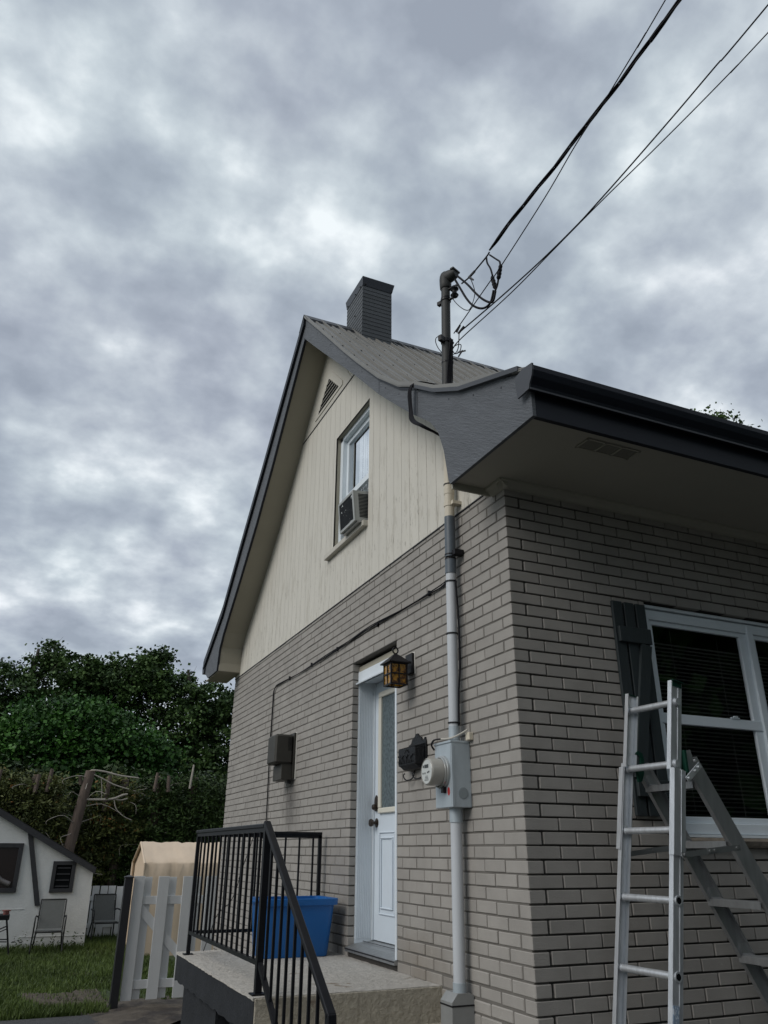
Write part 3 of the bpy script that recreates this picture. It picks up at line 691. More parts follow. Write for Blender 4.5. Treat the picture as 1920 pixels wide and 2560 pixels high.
def front_window():
    b = MB(); y0, y1 = .055, .10; zt, zb = 3.228, 1.905; X0, X1 = 1.02, 2.99
    b.box(X0, y0, 3.165, X1, y1, zt); b.box(X0, y0, zb, X1, y1, 1.965); b.box(X0, y0, 1.965, X0 + .045, y1, 3.165); b.box(X1 - .045, y0, 1.965, X1, y1, 3.165); b.box(1.905, y0 - .006, 1.9, 1.957, y1, 3.226)
    w = b.build('front_window', M_wframe, house, bevel=.004)
    b = MB(); b.box(X0, .035, 3.233, X1, y1, 3.250); b.box(X0, .035, 1.888, X1, y1, 1.903); b.each('casing', M_wframe, w)
    for (a, c) in ((1.065, 1.905), (1.957, X1 - .045)):
        f = MB(); s_ = .062
        f.box(a, .075, 1.965, c, .095, 2.0); f.box(a, .062, 2.525, c, .095, 2.585); f.box(a, .07, 3.135, c, .095, 3.165); f.box(c - s_, .07, 2.0, c, .095, 2.525); f.box(c - s_, .068, 2.585, c, .095, 3.135); f.box(a, .07, 2.0, a + .03, .095, 2.525); f.box(a, .068, 2.585, a + .03, .095, 3.135)
        f.build('sash', M_wframe, w, bevel=.003)
        g = MB(); g.add([(a + .02, .083, 1.99), (c - .02, .083, 1.99), (c - .02, .083, 3.14), (a + .02, .083, 3.14)], [(0, 1, 2, 3)]); g.build('pane', M_glass, w)
        l = MB(); n = 44
        for i in range(n):
            z = 3.03 - i * .0243 + random.gauss(0, .0012); l.add([(a + .02, .131, z), (c - .03, .131, z + random.gauss(0, .0015)), (c - .03, .122, z + .0075), (a + .02, .122, z + .0075)], [(0, 1, 2, 3)])
        for xx in (a + .22, a + .62): l.tube([(xx, .12, 3.13), (xx, .12, 2.0)], .0012, 4)
        l.build('blind', M_blind, w)
        k = MB(); k.box(c - .27, .055, 2.586, c - .20, .066, 2.594); k.box(c - .25, .05, 2.594, c - .22, .062, 2.602); k.build('latch', M_wframe, w)
    # rough stone sill
    s = MB(); n = 60; vs = []
    xs = [.985 + (3.03 - .985) * i / n for i in range(n + 1)]
    for x in xs:
        wob = random.random() * .012; vs += [(x, .06, 1.884), (x, -.036, 1.884 + random.gauss(0, .001)), (x, -.042 - wob, 1.868), (x, -.034 - wob * .6, 1.845), (x, -.028, 1.833), (x, .06, 1.833)]
    s.add(vs, [(6 * i + k, 6 * i + (k + 1) % 6, 6 * i + 6 + (k + 1) % 6, 6 * i + 6 + k) for i in range(n) for k in range(6)] + [(0, 1, 2, 3, 4, 5), tuple(6 * n + k for k in range(5, -1, -1))])
    s.build('window_sill', M_stone, house)
    # board shutter
    sh = MB(); z0, z1 = 1.99, 3.222
    bw = .074
    for i, x in enumerate((.718, .808, .898)): sh.cbox(x, -.024, z0, x + bw, -.004, z1 - .0 * i, .002)
    s_ = sh.build('shutter', M_shutter, house)
    k = MB(); k.cbox(.732, -.046, 2.965, .975, -.0245, 3.06, .003); k.cbox(.732, -.046, 2.09, .975, -.0245, 2.18, .003)
    k.each('batten', M_shutter, s_)
    k = MB(); k.bar((.765, -.034, 2.185), (.93, -.034, 2.96), .075, .02, up=(0, 1, 0)); k.build('brace', M_shutter, s_)
front_window()

def door():
    xd = .205
    b = MB(); b.cbox(xd, 1.585, 1.20, xd + .045, 2.428, 3.10, .003); d = b.build('door', M_door, house)
    f = MB()
    for (a, c, e, g) in ((1.69, 2.315, 2.965, 3.01), (1.69, 2.315, 2.075, 2.115), (2.268, 2.315, 2.115, 2.965), (1.69, 1.737, 2.115, 2.965)): f.cbox(xd - .022, a, e, xd, c, g, .006)
    f.build('light_frame', mat('cream_door_light_frame', (.62, .60, .52), .45), d)
    g = MB(); g.box(xd - .006, 1.737, 2.115, xd - .001, 2.268, 2.965); g.build('pane', mat('frosted_glass', (.10, .13, .14), .25, two=((.06, .08, .09), 40, .45, .6), spec=.5), d)
    def ring(p, y0, y1, z0, z1, w, dx):
        p.cbox(xd - dx, y0, z1 - w, xd, y1, z1, .004); p.cbox(xd - dx, y0, z0, xd, y1, z0 + w, .004); p.cbox(xd - dx, y1 - w, z0 + w, xd, y1, z1 - w, .004); p.cbox(xd - dx, y0, z0 + w, xd, y0 + w, z1 - w, .004)
    for (y0, y1) in ((2.03, 2.32), (1.68, 1.97)):
        p = MB(); ring(p, y0, y1, 1.375, 1.945, .012, .009); ring(p, y0 + .035, y1 - .035, 1.415, 1.905, .012, .012); p.build('panel_moulding', M_door, d)
    Mx = lambda x, y, z: Matrix(((0, 0, -1, x), (0, 1, 0, y), (1, 0, 0, z), (0, 0, 0, 1)))
    k = MB(); k.lathe([(.034, 0), (.034, .004), (.012, .01), (.011, .03), (.024, .036), (.029, .05), (.024, .062), (.0, .066)], Mx(xd, 2.375, 2.01), 20); k.build('knob', M_bronze, d, smooth=40)
    k = MB(); k.prism([(2.348, 2.095), (2.398, 2.095), (2.406, 2.12), (2.398, 2.19), (2.373, 2.215), (2.348, 2.19), (2.340, 2.12)], 'x', xd - .012, xd); k.lathe([(.022, 0), (.022, .02), (.018, .03), (0, .032)], Mx(xd - .01, 2.373, 2.125), 18); k.build('keypad_lock', M_bronze, d, bevel=.002)
    b = MB(); b.box(.055, 2.4325, 1.17, .25, 2.46, 3.20); b.box(.055, 1.54, 1.17, .25, 1.566, 3.20); b.box(.10, 1.566, 3.105, .25, 2.4325, 3.20)
    fr = b.build('door_frame', M_vinyl, house)
    b = MB()
    for i in range(9): b.box(.064 + i * .0145, 2.429, 1.21, .071 + i * .0145, 2.4324, 3.12)
    b.build('fluting', M_vinyl, fr)
    b = MB(); b.box(.19, 2.414, 1.2, .203, 2.4285, 3.10); b.box(-.002, 1.5625, 1.165, .012, 1.590, 3.084); b.box(.0125, 1.5625, 1.165, .054, 1.618, 3.084); b.each('door_stop', M_vinyl, fr)
    b = MB(); b.prism([(.07, 3.185), (.07, 3.10), (.048, 3.088), (.028, 3.082), (.026, 3.092), (.050, 3.106), (.050, 3.185)], 'y', 1.568, 2.432); b.build('header_panel', M_vinyl, fr)
    b = MB(); b.box(.058, 1.566, 3.186, .09, 2.432, 3.232); b.build('header_strip', M_soffit, fr)
    b = MB(); b.box(-.02, 1.562, 1.135, .25, 2.432, 1.160); b.prism([(-.018, 1.160), (.25, 1.160), (.25, 1.198), (.05, 1.180)], 'y', 1.566, 2.430); b.build('threshold', M_alu2, house)
    b = MB(); b.box(-.024, 1.564, 1.150, -.0205, 2.43, 1.157); b.box(.12, 1.57, 1.1935, .125, 2.425, 1.1965); b.build('threshold_seal', M_screw, house)
    b = MB(); b.box(.01, 1.562, 1.0, .25, 2.434, 1.134); b.build('sill_block', M_mortar, house)
door()

# ------------------------------------------------------------------ fixtures on the walls
def ac():
    t = thing('air_conditioner', 'boxy window air conditioner jutting from the gable window', 'air conditioner', (.05, 2.35, 4.46))
    rot = Matrix.Translation((.05, 2.35, 4.62)) @ Matrix.Rotation(R(-5), 4, 'Y') @ Matrix.Translation((-.05, -2.35, -4.62))
    b = MB(); x0, x1, y0, y1, z0, z1 = -.125, .20, 2.178, 2.545, 4.475, 4.765
    b.box(x0 + .006, y0 + .002, z0, x1, y1 - .002, z1, rot); c = b.build('casing', M_acw, t, bevel=.004)
    b = MB()
    for (p, q, r_, s) in ((y0, y0 + .03, z0, z1), (y1 - .02, y1, z0, z1), (y0 + .03, y1 - .02, z0, z0 + .022), (y0 + .03, y1 - .02, z1 - .022, z1)): b.box(x0 - .004, p, r_, x0 + .0055, q, s, rot)
    b.build('rim', M_acw, t)
    b = MB(); b.box(x0 + .001, y0 + .03, z0 + .022, x0 + .0058, y1 - .02, z1 - .022, rot); b.build('coil_panel', M_acb, t)
    b = MB()
    for i in range(17):
        z = z0 + .035 + i * .0135; b.box(x0 + .045, y0 - .0005, z, x1 - .08, y0 + .0015, z + .007, rot)
    b.build('side_louvre', M_interior, t)
    b = MB(); b.box(x0 + .02, y0 + .0, z0 - .012, x1, y1, z0 - .0005, rot); b.build('base_pan', M_alu2, t)
ac()

def lantern():
    t = thing('wall_lantern', 'black iron wall lantern with amber glass beside the door head', 'lantern', (0, 1.2, 2.95))
    b = MB(); b.cbox(-.024, 1.258, 2.955, 0, 1.365, 3.098, .004); b.build('wall_plate', M_black, t)
    x0, x1, y0, y1, z0, z1 = -.196, -.066, 1.238, 1.366, 2.860, 3.012
    b = MB(); s = .009
    for x in (x0, x1 - s):
        for y in (y0, y1 - s): b.box(x, y, z0, x + s, y + s, z1)
    for z in (z0, z1 - s): 
        for (a, c, d, e) in ((x0 + s, y0, x1 - s, y0 + s), (x0 + s, y1 - s, x1 - s, y1), (x0, y0 + s, x0 + s, y1 - s), (x1 - s, y0 + s, x1, y1 - s)): b.box(a, c, z, d, e, z + s)
    zm = 2.937; xm = (x0 + x1) / 2; ym = (y0 + y1) / 2
    for (a, c, d, e) in ((x0 + s, y0 - .001, x1 - s, y0 + .005), (x0 + s, y1 - .005, x1 - s, y1 + .001), (x0 - .001, y0 + s, x0 + .005, y1 - s), (x1 - .005, y0 + s, x1 + .001, y1 - s)): b.box(a, c, zm - .004, d, e, zm + .004)
    for (x, y) in ((xm, y0), (xm, y1 - .005)): b.box(x - .004, y, z0 + s, x + .004, y + .005, z1 - s)
    for (x, y) in ((x0, ym), (x1 - .005, ym)): b.box(x, y - .004, z0 + s, x + .005, y + .004, z1 - s)
    b.build('cage', M_black, t)
    b = MB(); i = .006
    for (a, c, d, e) in ((x0 + s, y0 + i, x1 - s, y0 + i + .003), (x0 + s, y1 - i - .003, x1 - s, y1 - i), (x0 + i, y0 + s, x0 + i + .003, y1 - s), (x1 - i - .003, y0 + s, x1 - i, y1 - s)): b.box(a, c, z0 + .01, d, e, z1 - .01)
    b.build('glass', M_amber, t)
    b = MB(); o = .018; vs = [(x0 - o, y0 - o, z1), (x1 + o, y0 - o, z1), (x1 + o, y1 + o, z1), (x0 - o, y1 + o, z1), (xm, ym, z1 + .082)]
    vs += [(v[0], v[1], z1 + .006) for v in vs[:4]]
    b.add(vs, [(3, 2, 1, 0), (0, 1, 6, 5), (1, 2, 7, 6), (2, 3, 8, 7), (3, 0, 5, 8), (5, 6, 4), (6, 7, 4), (7, 8, 4), (8, 5, 4)])
    b.build('roof_cap', M_black, t)
    b = MB(); b.tube([(xm + .02 * math.cos(a), ym, z1 + .098 + .022 * math.sin(a)) for a in [i * math.pi / 10 for i in range(-4, 15)]], .0055, 6); b.build('ring', M_black, t)
    b = MB(); b.bar((x1 - .02, ym, z1 + .012), (-.02, ym, 3.04), .02, .012); b.build('arm', M_black, t)
    b = MB(); b.box(-.004, 1.250, 2.95, .002, 1.2575, 3.106); b.box(-.004, 1.2576, 3.0985, .002, 1.37, 3.106); b.build('caulk_line', M_caulk, t)
lantern()

def mailbox():
    t = thing('mailbox', 'ornate black cast iron mailbox with two scroll hooks beneath', 'mailbox', (0, 1.2, 2.3))
    b = MB(); y0, y1 = 1.082, 1.352
    poly = [(y0, 2.315), (y1, 2.315), (y1, 2.455), (y1 - .02, 2.470), (y1 - .05, 2.475), (y1 - .07, 2.505), (y1 - .105, 2.515), (y1 - .125, 2.535), (1.217, 2.527), (y0 + .125, 2.535), (y0 + .105, 2.515), (y0 + .07, 2.505), (y0 + .05, 2.475), (y0 + .012, 2.50), (y0, 2.47)]
    bm_tri(b, poly, -.014, 0); b.build('back_plate', M_mail, t)
    b = MB(); b.cbox(-.088, y0 + .012, 2.328, -.0145, y1 - .004, 2.440, .004); b.prism([(-.088, 2.440), (-.0145, 2.440), (-.0145, 2.462)], 'y', y0 + .012, y1 - .004)
    b.prism([(-.08, 2.328), (-.0145, 2.328), (-.0145, 2.300), (-.05, 2.305)], 'y', y0 + .02, y1 - .012); b.build('box', M_mail, t)
    b = MB(); pts = []
    for i in range(25): pts.append((-.091, y0 + .015 + (y1 - y0 - .022) * i / 24, 2.385 + .010 * math.sin(i * .9)))
    b.tube(pts, .0035, 5)
    for i in range(12):
        yy = y0 + .03 + .019 * i; b.tube([(-.090, yy, 2.34 + .012 * (i % 2)), (-.091, yy + .008, 2.352 + .01 * (i % 3)), (-.090, yy + .015, 2.342)], .003, 5)
    for i in range(9):
        a = i * math.pi / 8; b.tube([(-.091, 1.217 + .028 * math.cos(a), 2.405 + .015 * math.sin(a)), (-.091, 1.217 + .034 * math.cos(a), 2.407 + .02 * math.sin(a))], .0025, 4)
    for i in range(8): b.tube([(-.03 - .006 * i, y0 + .010, 2.34 + .012 * i), (-.04 - .004 * i, y0 + .009, 2.352 + .011 * i)], .003, 4)
    b.build('relief_ornament', M_mail, t)
    b = MB()
    for k, yc in enumerate((1.17, 1.31)):
        b.tube([(-.012, yc - .055, 2.315), (-.015, yc - .05, 2.27), (-.03, yc - .035, 2.245), (-.045, yc + .005, 2.242), (-.05, yc + .035, 2.262), (-.046, yc + .045, 2.28), (-.042, yc + .034, 2.285)], .0045, 6, smooth=4)
    b.build('scroll_hook', M_mail, t, smooth=True)
mailbox()

def vent():
    t = thing('heater_vent_hood', 'brown metal vent hood on the side wall above the porch', 'vent', (0, 4, 2.4))
    b = MB(); b.box(-.008, 3.862, 2.435, 0, 4.21, 2.875); b.build('caulk_line', M_caulk, t)
    b = MB(); b.box(-.028, 3.872, 2.44, -.0085, 4.2, 2.868); b.build('mounting_plate', M_hood, t)
    b = MB(); b.cbox(-.212, 3.885, 2.575, -.0285, 4.155, 2.85, .018); b.build('hood', M_hood, t, smooth=35)
    b = MB(); b.cbox(-.135, 3.90, 2.43, -.0285, 4.175, 2.5745, .004); b.build('lower_duct', M_hood, t)
    b = MB()
    for i in range(12): z = 2.70 + i * .0105; b.box(-.085, 3.8842, z, -.04, 3.8852, z + .0045)
    b.build('slot', M_interior, t)
    b = MB(); b.box(-.05, 3.93, 2.40, -.02, 3.97, 2.43); b.build('drain_lip', M_screw, t)
vent()

def conduit():
    t = thing('electric_meter', 'galvanised electric meter box with round glass meter and grey conduit running up the brick wall', 'meter', (-.06, .61, 0))
    ctr = lambda z: .632 - (z - 1.05) * .0185
    P = lambda z: (-.062, ctr(z), z)
    b = MB(); b.tube([P(2.41), P(3.47)], .0325, 16); b.tube([P(1.12), P(2.04)], .0335, 16); b.each('conduit', M_pvc, t, smooth=40)
    b = MB(); b.tube([P(2.405), P(2.50)], .034, 16); b.tube([P(1.96), P(2.038)], .038, 16); b.tube([P(1.10), P(1.16)], .037, 16); b.each('coupling', M_galv, t, smooth=40)
    b = MB(); b.tube([P(3.47), P(3.57)], .037, 16); b.tube([P(3.585), P(3.87)], .036, 16); b.each('painted_coupling', M_pvcd, t, smooth=40)
    b = MB(); b.tube([P(3.87), P(4.35)], .034, 16); b.tube([P(4.035), P(4.075)], .0365, 16); b.each('cream_pipe', M_pvcc, t, smooth=40)
    b = MB(); b.tube([P(3.945), P(3.975)], .038, 16); b.box(-.07, ctr(3.96) - .065, 3.948, -.003, ctr(3.96) - .02, 3.972); b.each('pipe_strap', M_pvcc, t)
    b = MB()
    for z in (3.57, 3.60, 3.415, 3.07, 2.52): b.tube([P(z - .004), P(z + .004)], .0385, 16)
    b.box(-.07, ctr(3.6) - .075, 3.585, -.003, ctr(3.6) - .03, 3.62); b.tube([P(4.105), P(4.112)], .0375, 16)
    b.each('tie_band', M_black, t)
    b = MB(); b.cbox(-.128, .532, 2.038, 0, .738, 2.405, .003); bx = b.build('meter_box', M_galv, t)
    b = MB(); b.box(-.1295, .538, 2.06, -.1285, .546, 2.39); b.box(-.12, .5305, 2.045, -.110, .5315, 2.40); b.cbox(-.134, .529, 2.395, -.0, .741, 2.408, .002); b.build('box_flange', M_galv, bx)
    b = MB(); Mx = Matrix(((0, 0, -1, 0), (0, 1, 0, .531), (1, 0, 0, 0), (0, 0, 0, 1)))
    My = Matrix(((1, 0, 0, -.055), (0, 0, -1, .5315), (0, 1, 0, 2.115), (0, 0, 0, 1)))
    b.lathe([(.032, 0), (.032, .0015), (.028, .0025), (.0, .0025)], My, 24); b.build('knockout', mat('knockout_steel', (.26, .30, .32), .5, metal=.3), bx)
    Mm = lambda x: Matrix(((0, 0, -1, x), (0, 1, 0, .640), (1, 0, 0, 2.235), (0, 0, 0, 1)))
    b = MB(); b.lathe([(.094, 0), (.094, .014), (.086, .018), (.086, .0)], Mm(-.1285), 40); b.lathe([(.089, .018), (.089, .028), (.082, .03), (.08, .018)], Mm(-.1285), 40); b.each('meter_ring', mat('meter_ring_metal', (.42, .43, .42), .3, metal=.6), t, smooth=40)
    b = MB(); b.lathe([(.078, .0), (.0775, .085), (.074, .096), (.070, .099), (.069, .094), (.0, .094)], Mm(-.140), 40); mt = b.build('meter', M_meter, t, smooth=50)
    b = MB(); b.lathe([(.067, 0), (.067, .001), (0, .001)], Mm(-.2345), 32); b.build('meter_face', M_face, mt)
    b = MB(); fx = -.2362
    b.box(fx - .0006, .617, 2.255, fx, .668, 2.275); b.box(fx - .0006, .675, 2.258, fx, .688, 2.272)
    for (y, z) in ((.62, 2.225), (.655, 2.222), (.68, 2.222), (.605, 2.228)): b.box(fx - .0006, y, z, fx, y + .012, z + .009)
    for i in range(4): b.box(fx - .0006, .615 + .004 * i, 2.186 + i * .0075, fx, .668 - .004 * i, 2.1885 + i * .0075)
    b.build('display', mat('meter_print', (.035, .04, .04), .5), mt)
    b = MB(); b.box(-.15, .60, 2.118, -.1285, .628, 2.165); b.build('seal_bracket', M_black, bx)
    b = MB(); Ms = Matrix(((0, 0, -1, -.1287), (0, .62, 0, .572), (1, 0, 0, 2.125), (0, 0, 0, 1))); b.lathe([(.023, 0), (.023, .0006), (0, .0006)], Ms, 24); b.build('sticker', M_red, bx)
    b = MB(); b.tube([(-.132, .735, 2.37), (-.150, .737, 2.40), (-.15, .70, 2.425), (-.12, .67, 2.43)], .006, 6, smooth=4); b.build('black_loop', M_black, t)
    b = MB(); b.tube([(-.12, .67, 2.43), (-.11, .62, 2.425), (-.09, .56, 2.43), (-.05, .52, 2.455), (-.03, .50, 2.47)], .0055, 6, smooth=4); b.build('ground_wire', mat('ground_wire', (.45, .43, .38), .6), t)
    b = MB(); b.cbox(-.03, .485, 2.41, 0, .53, 2.455, .003); b.build('clip', M_pvcc, t)
    b = MB(); b.prism([(-.135, 0), (-.003, 0), (-.003, 1.10), (-.025, 1.115), (-.1, 1.115), (-.135, 1.075)], 'y', .585, .715); b.build('lower_box', M_galv2, t)
    b = MB(); b.box(-.138, .582, 1.055, -.0, .718, 1.062); b.build('box_band', M_black, t)
M_galv2 = mat('grey_junction_box', (.27, .275, .27), .5, metal=.2, var=.1, vscale=8)
conduit()

def mast():
    t = thing('service_mast', 'dark service mast with rounded weatherhead rising through the roof', 'mast', (-.045, .6, 4.8))
    A = Vector((-.045, .60, 4.70)); B = Vector((-.022, .60, 5.86)); at = lambda z: tuple(A.lerp(B, (z - 4.70) / 1.16))
    b = MB(); b.tube([at(4.6), at(5.86)], .0345, 18); b.build('pole', M_mast, t, smooth=40)
    b = MB()
    for z, r in ((5.83, .0385), (5.73, .0375), (5.31, .038), (5.13, .037), (4.93, .037)): b.tube([at(z - .006), at(z + .006)], r, 16)
    b.tube([at(5.70), at(5.718)], .041, 16); b.tube([at(5.31), at(5.335)], .041, 16)
    b.each('band', M_black, t)
    b = MB(); hx, hy, hz = at(5.86)
    b.lathe([(.040, -.04), (.044, -.035), (.046, .0), (.047, .05), (.044, .08), (.036, .105), (.022, .122), (0, .128)], Matrix.Translation((hx, hy, hz)), 24)
    d = Vector((.40, -.92, 0)).normalized(); sd = Vector((.92, .40, 0)).normalized()
    c0 = Vector((hx, hy, hz + .055)); 
    Mh = Matrix(((d.x, sd.x, 0, c0.x), (d.y, sd.y, 0, c0.y), (0, 0, 1, c0.z), (0, 0, 0, 1)))
    vs = []; sec = [(0.0, .046, -.05, .07), (.05, .045, -.045, .062), (.085, .042, -.035, .052), (.105, .034, -.02, .04)]
    for (x, w, zl, zh) in sec:
        for k in range(12):
            an = 2 * math.pi * k / 12; zc = (zl + zh) / 2; zr = (zh - zl) / 2
            vs.append(tuple(Mh @ Vector((x, w * math.cos(an), zc + zr * math.sin(an)))))
    b.add(vs, [(i * 12 + k, i * 12 + (k + 1) % 12, (i + 1) * 12 + (k + 1) % 12, (i + 1) * 12 + k) for i in range(3) for k in range(12)] + [tuple(range(36, 48))])
    b.box(.080, -.044, .028, .112, .044, .040, Mh); b.build('weatherhead', M_mast, t, smooth=50)
    b = MB(); ins = Vector(at(5.755)) + d * .085
    b.bar(tuple(Vector(at(5.80)) + d * .03), tuple(Vector(at(5.80)) + d * .11), .02, .008); b.bar(tuple(Vector(at(5.70)) + d * .03), tuple(Vector(at(5.70)) + d * .11), .02, .008)
    Mi = Matrix.Translation(ins - Vector((0, 0, .05))); b.lathe([(.012, -.01), (.026, .0), (.032, .012), (.02, .028), (.018, .04), (.02, .052), (.034, .068), (.028, .085), (.012, .10)], Mi, 16)
    b.bar(tuple(Vector(at(5.71)) - d * .03), tuple(Vector(at(5.71)) - d * .075), .03, .03)
    b.each('insulator', M_black, t, smooth=40)
    b = MB(); b.bar(tuple(Vector(at(5.32)) - sd * .03), tuple(Vector(at(5.32)) - sd * .08), .03, .045); b.bar(tuple(Vector(at(5.33)) + sd * .03), tuple(Vector(at(5.36)) + sd * .05), .04, .06)
    b.bar(tuple(Vector(at(5.17)) + sd * .03), tuple(Vector(at(5.17)) + sd * .075), .02, .02); b.each('clamp', M_black, t)
    b = MB(); b.lathe([(.098, -.035), (.075, .005), (.05, .03), (.042, .055), (.038, .06), (.036, .0)], Matrix.Translation((at(4.82)[0], at(4.82)[1], 4.845)), 20); b.build('roof_boot', M_mast, t, smooth=40)
mast()

# ------------------------------------------------------------------ overhead wires and cables
G_W = 'overhead wires running from the mast'
def extend(pts, k=9.0):
    a = Vector(pts[-3]); c = Vector(pts[-1]); d = (c - a).normalized(); return [Vector(p) for p in pts] + [c + d * k * .35 + Vector((0, 0, .03 * k * .35)), c + d * k + Vector((0, 0, .08 * k))]
trip = [[0.091, 0.13, 5.848], [0.154, -0.081, 5.998], [0.198, -0.228, 6.071], [0.251, -0.404, 6.141], [0.302, -0.574, 6.226], [0.348, -0.728, 6.329], [0.381, -0.838, 6.371], [0.42, -0.966, 6.434], [0.453, -1.076, 6.5], [0.499, -1.23, 6.605], [0.535, -1.35, 6.679], [0.57, -1.466, 6.75]]
# keep the measured plan but remove the sampling wobble in height
zt = np.polyfit([p[1] for p in trip], [p[2] for p in trip], 2)
trip = [(p[0], p[1], float(np.polyval(zt, p[1])) * .6 + p[2] * .4) for p in trip]
def triplex():
    base, _ = catmull(extend(trip), 10)
    t = thing('service_cable', 'thick twisted triplex power cable from the splices to the upper right corner', 'cable', trip[0], G_W)
    s = 0; prev = base[0]; strands = [[], [], []]
    for i, p in enumerate(base):
        s += (p - prev).length; prev = p; tn = (base[min(i + 1, len(base) - 1)] - base[max(i - 1, 0)]).normalized(); A = tn.cross(Vector((0, 0, 1))).normalized(); B = tn.cross(A)
        am = min(1, s / .08)
        for k in range(3):
            an = s * 2 * math.pi / .95 + k * 2.094; strands[k].append(p + (A * math.cos(an) + B * math.sin(an)) * .0086 * am)
    for k in range(3):
        b = MB(); b.tube(strands[k], .0068, 6); b.build('strand', M_blackr, t, smooth=True)
triplex()
w2 = [[-0.022, 0.50, 5.335], [0.056, 0.107, 5.533], [0.079, 0.003, 5.585], [0.177, -0.45, 5.872], [0.237, -0.731, 6.083], [0.278, -0.921, 6.20], [0.293, -0.988, 6.24], [0.333, -1.174, 6.368], [0.369, -1.34, 6.487], [0.402, -1.497, 6.6]]
w3 = [[0.008, 0.472, 5.334], [0.156, 0.141, 5.453], [0.295, -0.167, 5.581], [0.416, -0.434, 5.715], [0.493, -0.606, 5.82], [0.589, -0.82, 5.96], [0.74, -1.155, 6.19], [0.856, -1.413, 6.375], [1.0, -1.733, 6.6]]
w4 = [[-.01, .54, 5.23], [0.023, 0.466, 5.285], [0.227, 0.088, 5.489], [0.384, -0.201, 5.68], [0.49, -0.396, 5.81], [0.599, -0.597, 5.94], [0.762, -0.898, 6.125], [0.91, -1.172, 6.30], [1.043, -1.418, 6.465], [1.145, -1.605, 6.6]]
for nm, w, r, lb in (('phone_wire', w2, .0042, 'thin black wire crossing behind the twisted power cable up to the top edge'), ('cable_wire', w3, .0052, 'upper of the two bare black wires leaving at the right edge'), ('wire', w4, .0042, 'lower of the two bare black wires leaving at the right edge')):
    b = MB(); b.tube(extend(w), r, 6, smooth=6); tag(b.build('overhead_wire', M_blackr, smooth=True), lb, 'wire', G_W)
def drip():
    t = thing('drip_loop', 'looping black service conductors hanging in front of the weatherhead', 'cable', (.04, .3, 5.5))
    for pts in ([(-.0, .47, 5.86), [0.001, 0.429, 5.814], [0.026, 0.347, 5.688], [0.046, 0.28, 5.569], [0.066, 0.215, 5.469], [0.085, 0.15, 5.400], [0.094, 0.121, 5.404], [0.100, 0.099, 5.468]], [(-.005, .48, 5.83), [0.004, 0.421, 5.701], [0.02, 0.365, 5.571], [0.037, 0.309, 5.473], [0.057, 0.242, 5.405], [0.074, 0.185, 5.383], [0.087, 0.143, 5.407], [0.095, 0.115, 5.484]]):
        b = MB(); b.tube(pts, .0085, 8, smooth=6); b.build('conductor', M_blackr, t, smooth=True)
    for pts in ([[0.082, 0.161, 5.826], [0.083, 0.156, 5.763], [0.091, 0.131, 5.694], [0.095, 0.115, 5.614]], [[0.091, 0.13, 5.82], [0.107, 0.075, 5.742], [0.116, 0.046, 5.699], [0.117, 0.043, 5.662]], [[0.11, 0.068, 5.554], [0.107, .08, 5.51], [0.100, 0.102, 5.471]]):
        b = MB(); b.tube(pts, .0068, 6, smooth=6); b.build('jumper', M_blackr, t, smooth=True)
    for a, c in (([0.094, 0.121, 5.613], [0.101, 0.098, 5.489]), ([0.119, 0.038, 5.664], [0.110, 0.068, 5.554])):
        a = Vector(a); c = Vector(c); b = MB(); b.tube([a.lerp(c, i / 8) for i in range(9)], .014, 8, radii=[.010, .016, .013, .017, .014, .018, .015, .017, .010]); b.build('splice_connector', M_blackr, t)
    b = MB(); b.tube([[0.008, 0.407, 5.739], [0.029, 0.338, 5.747], [0.046, 0.281, 5.768], [0.081, 0.164, 5.822], (.091, .13, 5.848)], .0062, 6, smooth=4); b.tube([[-0.016, 0.487, 5.721], [-0.02, 0.499, 5.663], [-0.006, 0.452, 5.569], [0.015, 0.382, 5.478], [0.03, 0.334, 5.465], [0.044, 0.286, 5.567], [0.037, 0.31, 5.698], [0.03, 0.332, 5.743]], .0032, 6, smooth=6); b.each('neutral_wire', M_blackr, t, smooth=True)
    b = MB(); b.tube([[0.048, 0.276, 5.77], [0.029, 0.338, 5.747]], .0095, 8); b.tube([(.033, .325, 5.745), (.042, .295, 5.70)], .007, 8); b.each('dead_end_clamp', M_cableg, t)
drip()
def wires_low():
    t = thing('wire_clamps', 'loose coils and wedge clamps where the thin wires meet the mast', 'cable', (-.02, .5, 5.25))
    b = MB(); b.tube([(-.03, .575, 5.33), [-0.05, 0.599, 5.38], [-0.082, 0.655, 5.386], [-0.088, 0.665, 5.352], [-0.079, 0.645, 5.284], [-0.06, 0.61, 5.215]], .0032, 6, smooth=6)
    b.tube([[-0.023, 0.54, 5.223], [-0.004, 0.497, 5.235], [0.012, 0.461, 5.216], [0.007, 0.474, 5.167], [-0.01, 0.51, 5.164], [-0.021, 0.535, 5.21]], .0035, 6, smooth=6)
    b.tube([[0.007, 0.473, 5.323], [0.003, 0.482, 5.216], [-0.005, 0.499, 5.175], [-0.017, 0.526, 5.166]], .0035, 6, smooth=6); b.each('loose_coil', M_blackr, t, smooth=True)
    b = MB(); b.tube([[-0.005, 0.49, 5.345], [0.012, 0.462, 5.395]], .008, 6); b.tube([[0.003, 0.48, 5.325], [0.027, 0.429, 5.367]], .009, 6); b.tube([[.018, .45, 5.165], [0.001, 0.488, 5.125]], .006, 6); b.tube([[0.028, 0.428, 5.149], [0.0, 0.489, 5.165]], .006, 6); b.each('wedge_clamp', M_cableg, t)
wires_low()
